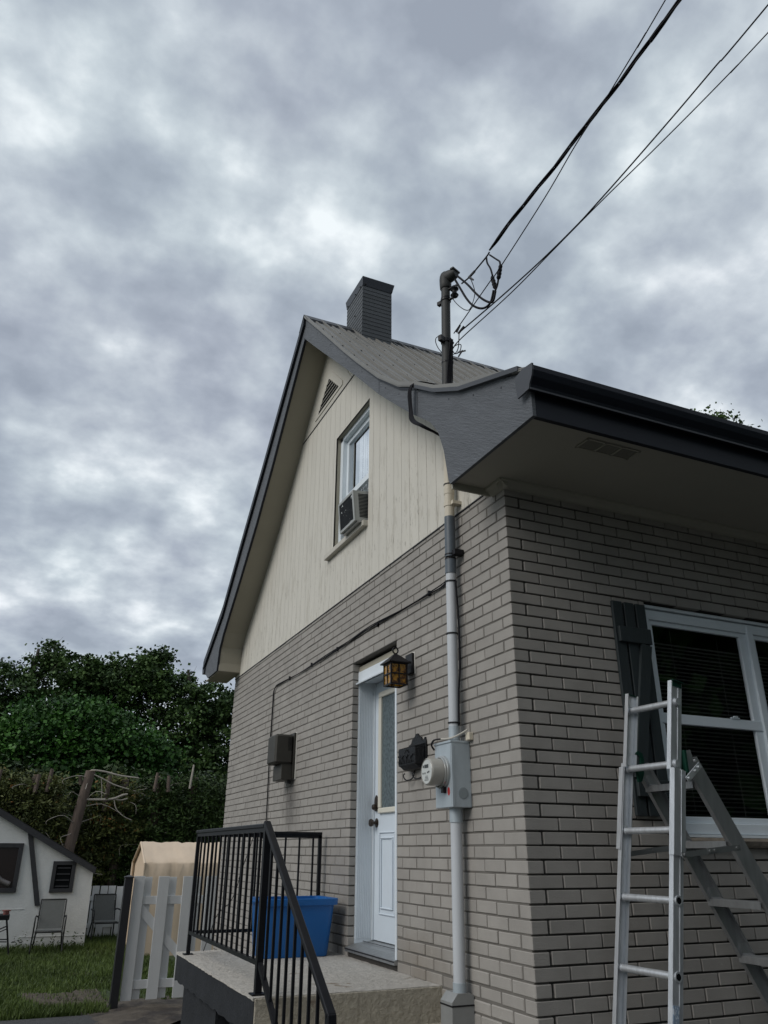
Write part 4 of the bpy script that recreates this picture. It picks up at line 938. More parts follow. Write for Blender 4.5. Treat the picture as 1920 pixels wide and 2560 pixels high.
def mast_cables():
    t = thing('mast_cable_bundle', 'black cable bundle down the mast and over the slate rake board', 'cable', (-.1, .56, 4.6))
    for i in range(5):
        o = (i - 2) * .010; b = MB()
        pts = [(-.015 + o * .5, .555 - abs(o) * .3, 5.32), (-.03 + o, .560, 5.05), (-.04 + o, .557, 4.93), (-.08, .53 + o * .4, 4.875 + .004 * i), (-.18, .545 + o * .6, 4.868 + .003 * i), (-.30, .565 + o, 4.86 + .003 * i), (-.352 - .004 * (i % 3), .574 + o, 4.80), (-.348 - .004 * (i % 2), .582 + o, 4.66), (-.345 - .003 * i % 2, .545 + o * .8, 4.535), (-.33, .43 + o * .6, 4.43), (-.20, .40 + .2 * o, 4.36), (-.09, .47, 4.30)]
        b.tube(pts, .0055 if i < 4 else .0038, 6, smooth=6); b.build('strand', M_blackr, t, smooth=True)
    b = MB(); b.tube([(-.055, .568, 4.90), (-.03, .553, 4.905), (0.0, .575, 4.90)], .008, 6); b.build('cable_tie', M_blackr, t)
mast_cables()
def wall_cable():
    b = MB(); base = [[-0.05, .60, 3.47], [-0.01, 0.774, 3.462], [-0.01, 0.979, 3.462], [-0.01, 1.514, 3.464], [-0.01, 2.049, 3.478], [-0.01, 2.615, 3.464], [-0.01, 3.147, 3.461], [-0.01, 3.825, 3.453], [-0.01, 4.57, 3.467], [-0.01, 4.70, 3.45], [-0.01, 4.75, 3.385], [-0.01, 4.752, 3.087], [-0.01, 4.757, 2.896], [-0.01, 4.749, 2.468], [-0.01, 4.73, 2.059], [-.01, 4.73, 1.3]]
    pts, _ = catmull([Vector(p) for p in base], 8)
    for k in range(3):
        q = [p + Vector((-.004 - .003 * math.sin(i * .21 + k * 2), .006 * math.sin(i * .13 + 2.1 * k) if i > 70 else 0, .007 * math.sin(i * .17 + 2.1 * k) + (-.012 * math.sin(i * .09) ** 2 if k == 2 else 0))) for i, p in enumerate(pts)]
        b.tube(q, .0042, 6)
    for y in (1.0, 1.9, 2.8, 3.5, 4.2): b.box(-.018, y - .006, 3.445, 0, y + .006, 3.482)
    tag(b.build('wall_cable', M_blackr, smooth=True), 'sagging black cable stapled along the brick side wall toward the vent hood', 'cable')
    b = MB(); b.tube([(-.05, .550, 3.42), (-.04, .548, 3.2), (-.045, .535, 3.02), (-.04, .548, 2.85), (-.05, .556, 2.7), (-.05, .566, 2.5)], .006, 6, smooth=6); tag(b.build('conduit_cable', M_blackr, smooth=True), 'thin black cable tied along the right edge of the grey conduit', 'cable')
wall_cable()

# ------------------------------------------------------------------ porch and railing
def porch():
    t = thing('concrete_porch', 'raised concrete porch slab with charcoal painted side and cream stucco step face', 'porch', (-.55, 2, 0))
    def rough(x0, y0, z0, x1, y1, z1, name, m, amp=.006, n=(26, 40)):
        b = MB(); nx, ny = n; vs = []
        for i in range(nx + 1):
            for j in range(ny + 1):
                x = x0 + (x1 - x0) * i / nx; y = y0 + (y1 - y0) * j / ny
                if i in (0, nx): x += random.gauss(0, amp * .5)
                if j in (0,): y += random.gauss(0, amp * .3)
                vs.append((x, y, z1 + random.gauss(0, amp * .15)))
        top = [(i * (ny + 1) + j, (i + 1) * (ny + 1) + j, (i + 1) * (ny + 1) + j + 1, i * (ny + 1) + j + 1) for i in range(nx) for j in range(ny)]
        b.add(vs, top); ring = [(i, 0) for i in range(nx)] + [(nx, j) for j in range(ny)] + [(i, ny) for i in range(nx, 0, -1)] + [(0, j) for j in range(ny, 0, -1)]
        idx = [i * (ny + 1) + j for i, j in ring]; lo = len(b.v); b.add([(b.v[k][0], b.v[k][1], z0) for k in idx], [])
        N_ = len(idx); b.f += [(idx[k], lo + k, lo + (k + 1) % N_, idx[(k + 1) % N_]) for k in range(N_)]; b.f.append(tuple(lo + k for k in range(N_)))
        return b.build(name, m, t)
    rough(-1.105, .965, 1.085, .005, 3.15, 1.10, 'slab_top', M_stucco)
    b = MB(); n = 60; vs = []
    for i in range(n + 1):
        y = .967 + (3.15 - .967) * i / n; zb = .928 - .010 * abs(math.sin(i * .55)) - random.random() * .005; vs += [(-1.10, y, zb), (-1.10, y, 1.0845), (-.90, y, 1.0845), (-.90, y, zb)]
    b.add(vs, [(4 * i + k, 4 * i + (k + 1) % 4, 4 * i + 4 + (k + 1) % 4, 4 * i + 4 + k) for i in range(n) for k in range(4)] + [(3, 2, 1, 0), (4 * n, 4 * n + 1, 4 * n + 2, 4 * n + 3)])
    b.box(-.8995, .967, .935, .005, 3.15, 1.0845); b.build('slab_edge', M_slabpaint, t)
    b = MB(); b.cbox(-1.098, .953, .62, .004, .9665, 1.096, .003); b.build('riser_face', M_stuccoy, t)
    b = MB(); b.box(-1.07, 1.90, 0, -.1, 2.92, .930); b.box(-1.07, .967, 0, -.02, 1.55, .93); b.each('pier', M_slabpaint, t)
    for i in range(5):
        z1 = .925 - .178 * i; y1 = .9525 - .27 * i - .003 * (i > 0); b = MB(); b.cbox(-1.09, y1 - .27, max(0, z1 - .16) if i < 4 else 0, .004, y1, z1, .006); b.build('step', M_stuccoy, t)
    b = MB(); b.box(-1.05, -.38, 0, -.03, .95, .05); b.build('footing', M_slabpaint, t)
porch()
def railing():
    t = thing('porch_railing', 'black iron railing around the porch with a sloping stair handrail', 'railing', (-1.06, 2, 1.1))
    X = -1.06; Y0, Y1 = 1.05, 2.945; zt = 1.925; zl = 1.235; s = .0135
    def part(name, f): b = MB(); f(b); return b.build(name, M_rail, t)
    part('top_rail', lambda b: (b.cbox(X - .021, Y0 + .018, zt, X + .021, Y1 + .02, zt + .024, .004), b.box(X - .013, Y0 + .018, zt - .022, X + .013, Y1, zt)))
    part('top_rail', lambda b: (b.cbox(X + .021, Y1 - .02, zt, -.045, Y1 + .02, zt + .024, .004), b.box(X + .014, Y1 - .013, zt - .022, -.045, Y1 + .013, zt)))
    part('lower_rail', lambda b: b.box(X - .013, Y0 + .018, zl, X + .013, Y1 - .014, zl + .022))
    part('lower_rail', lambda b: b.box(X + .014, Y1 - .013, zl, -.06, Y1 + .013, zl + .022))
    for (x, y, w) in ((X, Y0, .018), (X, Y1, .013), (-.058, Y1, .013)):
        b = MB(); b.box(x - w, y - w, 1.102, x + w, y + w, zt + (.02 if w > .015 else -.001)); p = b.build('post', M_rail, t); b = MB(); b.box(x - w - .02, y - w - .02, 1.1, x + w + .02, y + w + .02, 1.108); b.build('base_plate', M_rail, p)
    n = 15
    for i in range(1, n):
        y = Y0 + (Y1 - Y0) * i / n; part('baluster', lambda b: b.box(X - s / 2, y - s / 2, zl + .0225, X + s / 2, y + s / 2, zt - .0225))
    for i in range(1, 9):
        x = X + (-.058 - X) * i / 8.5
        if x < -.1: part('baluster', lambda b: b.box(x - s / 2, Y1 - s / 2, zl + .0225, x + s / 2, Y1 + s / 2, zt - .0225))
    # stair flight
    ya, za, yb, zb = Y0 - .012, zt + .012, -.07, 1.172; sl = (za - zb) / (ya - yb)
    part('handrail', lambda b: b.bar((X, ya + .03, za + .03 * sl - .004), (X, yb, zb), .040, .026, c=.004))
    part('handrail_end', lambda b: b.bar((X, yb + .004, zb + .010), (X, yb - .006, zb - .09), .040, .026, up=(0, 1, 0), c=.004))
    part('stair_rail', lambda b: b.bar((X, ya - .006, zl + .01), (X, yb - .02, zl + .01 - sl * (ya - yb + .014)), .026, .022))
    y = Y0 - .12
    while y > yb + .02:
        zt_ = za - (ya - y) * sl - .018; zb_ = zl + .02 - (ya - y) * sl; part('baluster', lambda b: b.box(X - s / 2, y - s / 2, zb_, X + s / 2, y + s / 2, zt_)); y -= .118
    b = MB(); b.box(X - .018, -.085, .25, X + .018, -.05, zb - .02); b.build('post', M_rail, t)
railing()
def rail_cord():
    b = MB(); b.tube([(-.62, 2.93, 1.93), (-.66, 2.93, 1.80), (-.70, 2.95, 1.66), (-.71, 2.96, 1.60), (-.76, 2.97, 1.45), (-.85, 2.99, 1.36), (-.90, 3.0, 1.22), (-.93, 3.02, 1.11)], .003, 5, smooth=5)
    b.tube([(-.70, 2.95, 1.63), (-.71, 2.955, 1.60)], .010, 6); b.lathe([(.013, -.02), (.013, .02)], Matrix.Translation((-.54, 2.935, 1.915)), 8)
    tag(b.build('hanging_cord', M_blackr, smooth=True), 'thin black cord clipped to the back porch rail, dangling to the slab', 'cord')
rail_cord()
def bin_():
    t = thing('storage_bin', 'open blue plastic storage tote standing on the porch', 'bin', (-.36, 2.65, 1.10))
    def ringp(x0, x1, y0, y1, r=.035, n=5):
        P = []
        for cx, cy, a0 in ((x1 - r, y1 - r, 0), (x0 + r, y1 - r, 90), (x0 + r, y0 + r, 180), (x1 - r, y0 + r, 270)):
            for k in range(n): a = R(a0 + 90 * k / (n - 1)); P.append((cx + r * math.cos(a), cy + r * math.sin(a)))
        return P
    def shell(secs, close_bottom=True):
        b = MB(); N_ = 20; vs = []
        for (x0, x1, y0, y1, z, r) in secs: vs += [(x, y, z) for x, y in ringp(x0, x1, y0, y1, r)]
        b.add(vs, [(i * N_ + k, i * N_ + (k + 1) % N_, (i + 1) * N_ + (k + 1) % N_, (i + 1) * N_ + k) for i in range(len(secs) - 1) for k in range(N_)] + [tuple(range(N_ - 1, -1, -1)), tuple(range((len(secs) - 1) * N_, len(secs) * N_))])
        return b
    b = shell([(-.622, -.132, 2.475, 2.79, 1.102, .05), (-.626, -.128, 2.47, 2.795, 1.112, .05), (-.640, -.088, 2.458, 2.835, 1.44, .05), (-.615, -.108, 2.47, 2.823, 1.44, .045), (-.60, -.14, 2.48, 2.79, 1.13, .045)])
    b.build('tub', M_blue, t, smooth=40)
    b = shell([(-.63, -.093, 2.456, 2.837, 1.436, .05), (-.652, -.070, 2.436, 2.857, 1.438, .045), (-.656, -.066, 2.432, 2.861, 1.478, .045), (-.652, -.07, 2.436, 2.857, 1.482, .045), (-.618, -.104, 2.468, 2.825, 1.481, .045), (-.616, -.106, 2.47, 2.823, 1.445, .045)])
    r = b.build('rim', M_blue, t, smooth=40)
    b = MB(); b.cbox(-.672, 2.56, 1.452, -.6565, 2.72, 1.47, .004); b.build('handle', M_blue, t)
bin_()

# ------------------------------------------------------------------ step ladder, opening along the wall
def ladder():
    t = thing('aluminium_ladder', 'aluminium combination ladder standing open in front of the window', 'ladder', (.5, -.4, 0))
    d = Vector((-.15873, .04094, -1)).normalized(); P0 = Vector((.5479, -.2429, 2.5070)); rd = Vector((math.sin(.0706), -math.cos(.0706), 0)); wd = .3488
    ax = d.cross(rd).normalized()   # across the rail, in the ladder's side plane
    if ax.x < 0: ax = -ax
    def rail(o, t0, t1, w, fl, side, name, m):
        """channel: web in side plane, flanges toward the rungs"""
        A = P0 + rd * o + d * t0; B_ = P0 + rd * o + d * t1; b = MB()
        b.bar(A, B_, .0025, w, up=ax); sgn = side
        for e in (-1, 1): b.bar(A + ax * e * w / 2 + rd * sgn * fl / 2, B_ + ax * e * w / 2 + rd * sgn * fl / 2, fl, .003, up=ax)
        b.bar(A + rd * (-side) * .002 + ax * .010, B_ + rd * (-side) * .002 + ax * .010, .003, .003, up=ax)
        return b.build(name, m, t)
    zL = lambda z: (P0.z - z) / (-d.z)
    # upper (fly) rails sit outside the lower rails
    rail(0.012, -.085, .30, .070, .024, 1, 'upper_rail', M_alu); rail(wd - .012, -.105, .335, .070, .024, -1, 'upper_rail', M_alu)
    rail(-.006, .28, 2.55, .060, .024, 1, 'lower_rail', M_alu); rail(wd + .006, .33, 2.55, .062, .024, -1, 'lower_rail', M_alu)
    rail(-.014, .30, .70, .072, .028, 1, 'sleeve', M_alu); rail(wd + .014, .335, .725, .074, .028, -1, 'sleeve', M_alu)
    for i in range(8):
        A = P0 + d * .305 * i; b = MB(); b.tube([A + rd * .0, A + rd * wd], .0165, 14); rg = b.build('rung', M_alu, t, smooth=40)
        b = MB()
        if i != 2:
            for o, s in ((wd + (.007 if i > 1 else -.011), 1),):
                c = A + rd * o; b.tube([c + rd * .0, c + rd * .005], .0215, 18, cap=False); b.tube([c + rd * .005, c + rd * .0045], .0, 18, radii=[.0215, .0145], cap=False)
        b.tube([A + rd * .012, A + rd * .020], .021, 16)
        b.each('rung_collar', M_alu, rg, smooth=40)
        if i != 2:
            b = MB(); c = A + rd * (wd + (.0080 if i > 1 else -.0098)); b.tube([c, c + rd * .0025], .0145, 16); b.build('rung_hole', M_interior, rg)
    # green caps and hooks
    b = MB(); c = P0 + rd * (wd - .012) + d * (-.105); b.bar(c - rd * .0 - ax * .036, c + ax * .036, .028, .004, up=d); b.bar(c + rd * .003 - ax * .03 + d * .015, c + rd * .003 + ax * .03 + d * .015, .003, .028, up=d); b.build('top_cap', M_green, t)
    b = MB(); c = P0 + rd * .012 + d * (-.085); b.bar(c - ax * .036, c + ax * .036, .028, .004, up=d); b.build('top_cap', M_green, t)
    for o in (.03,):
        b = MB(); c = P0 + rd * o + d * .28 + ax * .055
        pts = [(-.030, -.055), (-.018, -.075), (.012, -.070), (.028, -.035), (.022, .0), (.03, .03), (.018, .075), (-.004, .082), (-.022, .03), (-.030, .005), (-.006, .002), (.006, -.02), (.002, -.045), (-.012, -.052)]
        from mathutils.geometry import tessellate_polygon
        vs = [c + ax * a + d * e for a, e in pts]; n = len(vs); tr = tessellate_polygon([[Vector((a, e, 0)) for a, e in pts]])
        b.add([tuple(v) for v in vs] + [tuple(v + rd * .012) for v in vs], [tuple(x) for x in tr] + [tuple(i + n for i in x[::-1]) for x in tr] + [(i, i + n, (i + 1) % n + n, (i + 1) % n) for i in range(n)])
        b.build('hook', M_green, t)
    # rear step section
    def rr(y, top, name, w=.085):
        D = Vector((.412, 0, -.70)).normalized(); A = Vector((top[0], y, top[1])); A2 = A + D * ((A.z - .02) / -D.z); b = MB(); up = Vector((-D.z, 0, D.x))
        up = Vector((.85, 0, .5)); up = (up - D * up.dot(D)).normalized()
        b.bar(A, A2, .003, w, up=up)
        for e in (-1, 1): b.bar(A + up * e * w / 2 + Vector((0, .012 if y < -.4 else -.012, 0)), A2 + up * e * w / 2 + Vector((0, .012 if y < -.4 else -.012, 0)), .024, .003, up=up)
        return b.build(name, M_alu2, t), D, up, A
    rn, D, up, A = rr(-.565, (.630, 2.225), 'step_rail'); rf, _, _, A2 = rr(-.212, (.615, 2.225), 'step_rail')
    b = MB(); b.bar(A - D * .055 + Vector((0, -.003, 0)), A + D * .04 + Vector((0, -.003, 0)) - up * .03, .004, .05, up=up); b.build('top_gusset', M_alu2, t)
    b = MB(); b.box(.572, -.585, 2.165, .584, -.55, 2.272); b.build('green_edge', M_green, t)
    for i, z in enumerate((2.128, 1.857, 1.586, 1.325, 1.07, .80, .53, .26)):
        k = (A.z - z) / -D.z; c = A + D * k; x = c.x - .012
        b = MB(); b.box(x - .045, -.55, z - .002, x + .045, -.214, z); b.box(x - .048, -.55, z - .030, x - .045, -.214, z); b.box(x + .045, -.55, z - .030, x + .048, -.214, z)
        for q in range(5): b.box(x - .036 + q * .018, -.55, z, x - .030 + q * .018, -.214, z + .0025)
        st = b.build('tread', M_alu2, t)
        b = MB(); b.prism([(-.245, z - .03), (-.213, z - .03), (-.213, z + .055), (-.219, z + .055), (-.225, z + .01), (-.245, z + .001)], 'x', x - .03, x + .035); b.build('tread_gusset', M_alu2, st)
    # spreader bars and brackets
    for y, s in ((-.606, -1), (-.20, 1)):
        b = MB(); b.bar((.445, y, 1.795), (.62, y + .004 * s, 1.812), .004, .024); b.bar((.60, y + .005 * s, 1.812), (.812, y + .005 * s, 1.83), .004, .026); sp = b.build('spreader', M_steel, t)
        b = MB()
        for x, z in ((.458, 1.797), (.615, 1.813), (.645, 1.816), (.79, 1.828)): b.tube([(x, y + .012 * s, z), (x, y, z)], .0075, 8)
        b.each('rivet', M_steel, sp)
    b = MB(); b.bar((.545, -.602, 2.128), (.645, -.602, 2.205), .005, .030); bk = b.build('hinge_bracket', M_alu, t, bevel=.002)
    b = MB()
    for x, z in ((.558, 2.138), (.605, 2.174), (.63, 2.193), (.61, 2.222)): b.tube([(x, -.612, z), (x, -.60, z)], .006, 8)
    b.each('rivet', M_alu, bk)
    b = MB(); c = P0 + rd * (wd + .0085) + d * 1.33; b.bar(c - ax * .012, c - ax * .012 + d * .5, .002, .036, up=ax); b.build('label_sticker', M_label, t)
    b = MB()
    for o in (-.006, wd + .006): 
        c = P0 + rd * o + d * 2.50; b.bar(c - ax * .04, c + ax * .04, .04, .05, up=d)
    b.build('foot', M_black, t)
ladder()

# ------------------------------------------------------------------ yard: gate, fence, playhouse, chairs, shelter
def gate():
    t = thing('picket_gate', 'white board gate with diagonal brace between the black post and house', 'gate', (-.3, 8.0, 0))
    xs = [(-.815, -.68, 0), (-.675, -.575, 1), (-.50, -.36, 0), (-.355, -.255, 1), (-.175, -.035, 0), (-.03, .07, 1), (.14, .28, 0)]
    for (a, c, back) in xs:
        b = MB(); b.cc = 1 + random.gauss(0, .02); y = 8.022 if back else 7.978
        b.cbox(a, y, .085 + random.random() * .01, c, y + .018, 1.485 + random.gauss(0, .004), .002); b.build('board', M_white, t)
    for z in (1.157, .205):
        b = MB(); b.cc = 1.0; b.cbox(-.815, 7.9975, z, .28, 8.0205, z + .098, .002); b.build('rail', M_white, t)
    b = MB(); b.cc = 1.0; b.bar((-.70, 8.009, 1.12), (.28, 8.009, .16), .022, .105, up=(0, 0, 1)); b.build('brace', M_white, t)
    p = thing('gate_post', 'square black metal post left of the white gate', 'post', (-.885, 7.98, 0))
    b = MB(); b.cbox(-.935, 7.935, 0, -.835, 8.035, 1.475, .004); b.build('shaft', mat('black_post_metal', (.016, .017, .020), .4, var=.15), p)
    b = MB(); b.cbox(-.945, 7.925, 1.4755, -.825, 8.045, 1.489, .003); b.add([(-.94, 7.93, 1.489), (-.83, 7.93, 1.489), (-.83, 8.04, 1.489), (-.94, 8.04, 1.489), (-.885, 7.985, 1.512)], [(0, 1, 4), (1, 2, 4), (2, 3, 4), (3, 0, 4)]); b.build('cap', MATS['black_post_metal'], p)
gate()
def back_fence():
    t = thing('board_fence', 'low white board fence behind the second patio chair', 'fence', (1, 17.2, 0))
    for i in range(16):
        a = -.63 + i * .178; b = MB(); b.cc = .97 + random.gauss(0, .03); y = 17.18 if i % 2 == 0 else 17.22
        b.box(a, y, .02, a + .155, y + .018, 1.05 + random.gauss(0, .006)); b.build('board', M_white, t)
    for z in (.75, .2):
        b = MB(); b.cc = 1.; b.box(-.64, 17.1985, z, 2.2, 17.2195, z + .09); b.build('rail', M_white, t)
back_fence()
def playhouse():
    t = thing('playhouse', 'small white stucco playhouse with dark roof edge and dark framed windows', 'shed', (-3.3, 16.5, 0))
    s = .526; zr = 2.50 + 0.0; RX = -3.3; top = lambda x: 1.45 + (-.66 - x) * s
    b = MB(); L = -5.95; pk = top(RX)
    bm = [(-.64, 0), (-.66, 1.43), (RX, pk - .02), (L, 1.43), (L, 0)]
    b.prism(bm, 'y', 15.4, 17.5); b.build('wall', M_wstucco, t)
    b = MB(); b.box(-2.62, 15.392, .70, -1.90, 15.3995, .712); b.box(-1.9, 15.392, .20, -.66, 15.3995, .212); b.each('stucco_seam', M_wstucco, t)
    b = MB()
    for sgn in (1, -1):
        e = (-.61 if sgn == 1 else L - .05); q = [(e, 1.475), (RX, pk + .10), (RX, pk + .035), (e, 1.41)]; b.prism(q if sgn == 1 else q, 'y', 15.32, 17.6)
    b.build('roof', M_shingle, t)
    b = MB(); 
    for e in (-.625, L - .035): b.prism([(e, 1.462), (RX, pk + .085), (RX, pk - .05), (e, 1.345 if e > -1 else 1.345)], 'y', 15.295, 15.319)
    b.build('fascia', M_darkwood, t)
    b = MB(); b.add([(x, y, z) for y in (15.36, 15.399) for x, z in ((-2.07, 2.13), (-1.955, 2.07), (-1.60, .765), (-1.70, .762))], [(0, 1, 2, 3), (7, 6, 5, 4), (0, 4, 5, 1), (1, 5, 6, 2), (2, 6, 7, 3), (3, 7, 4, 0)]); b.build('slanted_timber', M_darkwood, t)
    def win(x0, x1, z0, z1, w, glassm, slats):
        b = MB()
        for (a, c, e, g) in ((x0, x1, z1 - w, z1), (x0, x1, z0, z0 + w), (x0, x0 + w, z0 + w, z1 - w), (x1 - w, x1, z0 + w, z1 - w)): b.cbox(a, 15.355, e, c, 15.399, g, .004)
        f = b.build('window', M_darkwood, t); b = MB(); b.box(x0 + w, 15.385, z0 + w, x1 - w, 15.3985, z1 - w); b.build('pane', glassm, f)
        if slats:
            b = MB()
            for i in range(4): z = z0 + w + .03 + i * .115; b.box(x0 + w + .02, 15.372, z, x1 - w - .02, 15.3845, z + .025)
            b.build('slat', M_darkwood, f)
        return f
    f = win(-3.3, -2.10, 1.01, 1.93, .085, mat('brown_panel', (.020, .013, .012), .25), False)
    b = MB(); b.tube([(-2.75, 15.375, 1.42), (-2.55, 15.375, 1.35), (-2.42, 15.375, 1.24), (-2.24, 15.375, 1.16)], .045, 8, radii=[.03, .05, .045, .055], smooth=4); b.build('curved_reflection', mat('pale_reflection', (.14, .13, .13), .4), f, smooth=True)  # pale curved reflection in the pane, imitated by a light coloured tube
    win(-1.475, -1.02, 1.0, 1.592, .075, M_interior, True)
playhouse()
def chair():
    t = thing('patio_chair', 'grey sling patio chair against the white playhouse wall', 'chair', (0, 0, 0), 'grey patio chairs on the lawn')
    b = MB(); n = 8
    back = [(0, .0 + .16 * i / n, .38 + .50 * i / n) for i in range(n + 1)]
    vs = []; 
    for (x, y, z) in back: vs += [(-.215, y, z), (.215, y, z), (.215, y + .008, z), (-.215, y + .008, z)]
    b.add(vs, [(4 * i + k, 4 * i + (k + 1) % 4, 4 * i + 4 + (k + 1) % 4, 4 * i + 4 + k) for i in range(n) for k in range(4)]); b.build('backrest', M_mesh, t)
    b = MB(); b.box(-.225, -.46, .372, .225, .0, .382); b.build('seat', M_mesh, t)
    for s in (-1, 1):
        x = s * .235; b = MB(); b.tube([(x, .165, .885), (x, .08, .63), (x, .0, .39), (x, -.04, .36), (x, -.45, .36), (x, -.48, .345)], .015, 8, smooth=4); b.build('frame', M_chairf, t, smooth=True)
        x2 = s * .275; b = MB(); b.tube([(s * .24, .09, .575), (x2, .02, .60), (x2, -.36, .60), (x2, -.43, .57), (x2, -.45, .50), (x2, -.46, .30), (x2 + s * .01, -.50, .0)], .015, 8, smooth=5); b.build('arm', M_chairf, t, smooth=True)
        b = MB(); b.tube([(x, -.02, .36), (s * .265, .12, 0)], .015, 8); b.build('leg', M_chairf, t, smooth=True)
    b = MB(); b.tube([(-.235, .165, .885), (.235, .165, .885)], .014, 8); b.tube([(-.235, -.47, .355), (.235, -.47, .355)], .017, 8); b.each('crossbar', M_chairf, t, smooth=True)
    return t
ch = chair(); ch.location = (-1.38, 14.82, .01); ch.rotation_euler = (0, 0, R(-4))
copy_tree(ch, (-.20, 16.55, .01), R(3), 'grey sling patio chair in front of the low white board fence')
def stand():
    t = thing('metal_stand', 'black metal stand on splayed legs at the left edge of the lawn', 'stand', (-2.4, 14.3, 0))
    b = MB(); b.cbox(-2.75, 14.12, .60, -2.15, 14.5, .69, .01); b.build('tray', M_black, t)
    for x, y in ((-2.19, 14.15), (-2.19, 14.47), (-2.71, 14.15), (-2.71, 14.47)):
        s = 1 if x > -2.4 else -1; b = MB(); b.tube([(x, y, .60), (x + s * .14, y, 0)], .016, 8); b.build('leg', M_black, t)
    b = MB(); b.tube([(-2.13, 14.15, .28), (-2.77, 14.15, .30)], .010, 6); b.tube([(-2.13, 14.15, .24), (-2.77, 14.47, .24)], .010, 6); b.tube([(-2.17, 14.15, .50), (-2.5, 14.15, .36)], .012, 6); b.tube([(-2.17, 14.15, .45), (-2.5, 14.15, .31)], .010, 6); b.each('crossbar', M_black, t)
    b = MB(); b.lathe([(.05, .69), (.055, .72), (.05, .74), (.075, .745), (.075, .765), (0, .768)], Matrix.Translation((-2.22, 14.22, 0)), 14); b.build('knob_cup', mat('faded_red_plastic', (.20, .07, .06), .5), t)
stand()
def shelter():
    t = thing('fabric_shelter', 'beige fabric storage shelter with a peaked roof beyond the white gate', 'shelter', (1.6, 14, 0))
    x0, x1 = .06, 3.4; yf, yr, yp = 13.26, 14.95, 14.09; ze, zp = 1.60, 1.965
    nx = 40; prof = [(yf - .03, .0), (yf - .03, .8), (yf - .02, 1.30), (yf, ze - .03), (yf + .03, ze), (yf + .3, ze + .13), (yf + .6, zp - .10), (yp, zp), (yp + .5, zp - .2), (yr, ze), (yr + .02, .0)]
    b = MB(); vs = []
    for i in range(nx + 1):
        x = x0 + (x1 - x0) * i / nx
        for k, (y, z) in enumerate(prof):
            w = .020 * math.sin(i * 1.1 + k * 1.7) + .016 * math.sin(i * 2.3 + k) + random.gauss(0, .006)
            dz = -.03 * math.sin(math.pi * ((i * 4 / nx) % 1)) if k in (5, 6) else 0
            vs.append((x, y - (w if k < 5 else 0), z + (w if 5 <= k <= 8 else 0) * .6 + dz))
    m = len(prof); b.add(vs, [(i * m + k, (i + 1) * m + k, (i + 1) * m + k + 1, i * m + k + 1) for i in range(nx) for k in range(m - 1)])
    b.build('cover', M_tarp, t, smooth=True)
    b = MB(); bm_tri(b, [(yf + .02, 0), (yf + .02, ze - .02), (yp, zp - .03), (yr - .03, ze - .04), (yr - .02, 0)], x0 + .06, x0 + .07); b.build('end_panel', M_tarp, t)
    b = MB(); b.tube([(x0 + .01, yf - .02, 0), (x0 + .01, yf, ze - .02), (x0 + .01, yp, zp - .01), (x0 + .01, yr, ze - .02), (x0 + .01, yr, 0)], .022, 8); b.build('arch_hem', M_tarp, t)
shelter()

# ------------------------------------------------------------------ trees
def limb_set(b, base, top, r0, n, reach, zlo, zhi):
    base = Vector(base); top = Vector(top); mid = base.lerp(top, .5) + Vector((random.gauss(0, .2), random.gauss(0, .2), 0))
    b.tube([base, mid, top], r0, 8, radii=[r0, r0 * .7, r0 * .25], smooth=5)
    for i in range(n):
        f = zlo + (zhi - zlo) * i / max(1, n - 1); p = base.lerp(top, f); a = random.random() * 6.283
        q = p + Vector((math.cos(a) * reach, math.sin(a) * reach, reach * (.4 + .6 * random.random()))) * (1.2 - f * .6)
        m = p.lerp(q, .5) + Vector((0, 0, -.1 * reach)); rr = r0 * .45 * (1.1 - f)
        b.tube([p, m, q], rr, 5, radii=[rr, rr * .6, rr * .25], smooth=3)
def decid(label, blobs, trunk, leafm, n_clump, per, spread, size, r0=.22, shell=.45, group='leafy trees behind the hedge'):
    t = thing('leafy_tree', label, 'tree', (trunk[0][0], trunk[0][1], 0), group)
    b = MB(); limb_set(b, trunk[0], trunk[1], r0, 12, trunk[2], .35, .95); b.build('trunk', M_bark2, t, smooth=True)
    P, T = crown_points(blobs, n_clump, per, spread, shell); P = P[P[:, 2] > .8] if False else P
    leaves('crown', P, size, leafm, t, .8, .15, T[:len(P)])
decid('big round dark green maple in front of the taller trees', [(-1.1, 25.5, 4.3, 2.7, 2.2, 2.35), (.7, 25, 3.9, 1.75, 1.8, 1.9), (-3.0, 25.5, 3.5, 1.8, 1.7, 1.9)], ((-1, 25.5, 0), (-1, 25.5, 6.0), 2.0), ML_maple, 1100, 110, .27, .125)
decid('tall loose crowned tree at the far left showing sky through its top', [(-3.0, 30, 7.6, 1.3, 1.4, 1.5), (-2.1, 30.5, 8.8, .75, .8, .85), (-4.2, 30, 6.9, 1.2, 1.2, 1.3), (-1.2, 30, 7.2, 1.1, 1.2, 1.0)], ((-2.9, 30, 0), (-2.6, 30, 9.2), 1.6), ML_far, 250, 62, .17, .13, shell=.2)
decid('tall tree rising behind the middle of the round maple', [(-.7, 30, 8.2, 1.1, 1.1, 1.0), (1.0, 30, 8.1, 1.6, 1.4, 1.35), (.2, 30.5, 7.2, 1.7, 1.4, 1.5), (2.1, 30, 8.9, .6, .6, .75)], ((1.0, 30.5, 0), (1.0, 30.5, 9.3), 1.6), ML_far, 370, 66, .18, .135, shell=.2)
decid('tall tree between the maple and the house corner', [(3.4, 29.5, 6.9, 1.9, 1.6, 1.7), (3.9, 29.5, 4.8, 1.8, 1.6, 2.0), (2.7, 29.5, 8.1, .9, .9, .8), (4.6, 29.5, 7.4, 1.2, 1.2, .9)], ((3.4, 29.5, 0), (3.3, 29.5, 8.8), 1.6), ML_far, 380, 66, .19, .135, shell=.2)
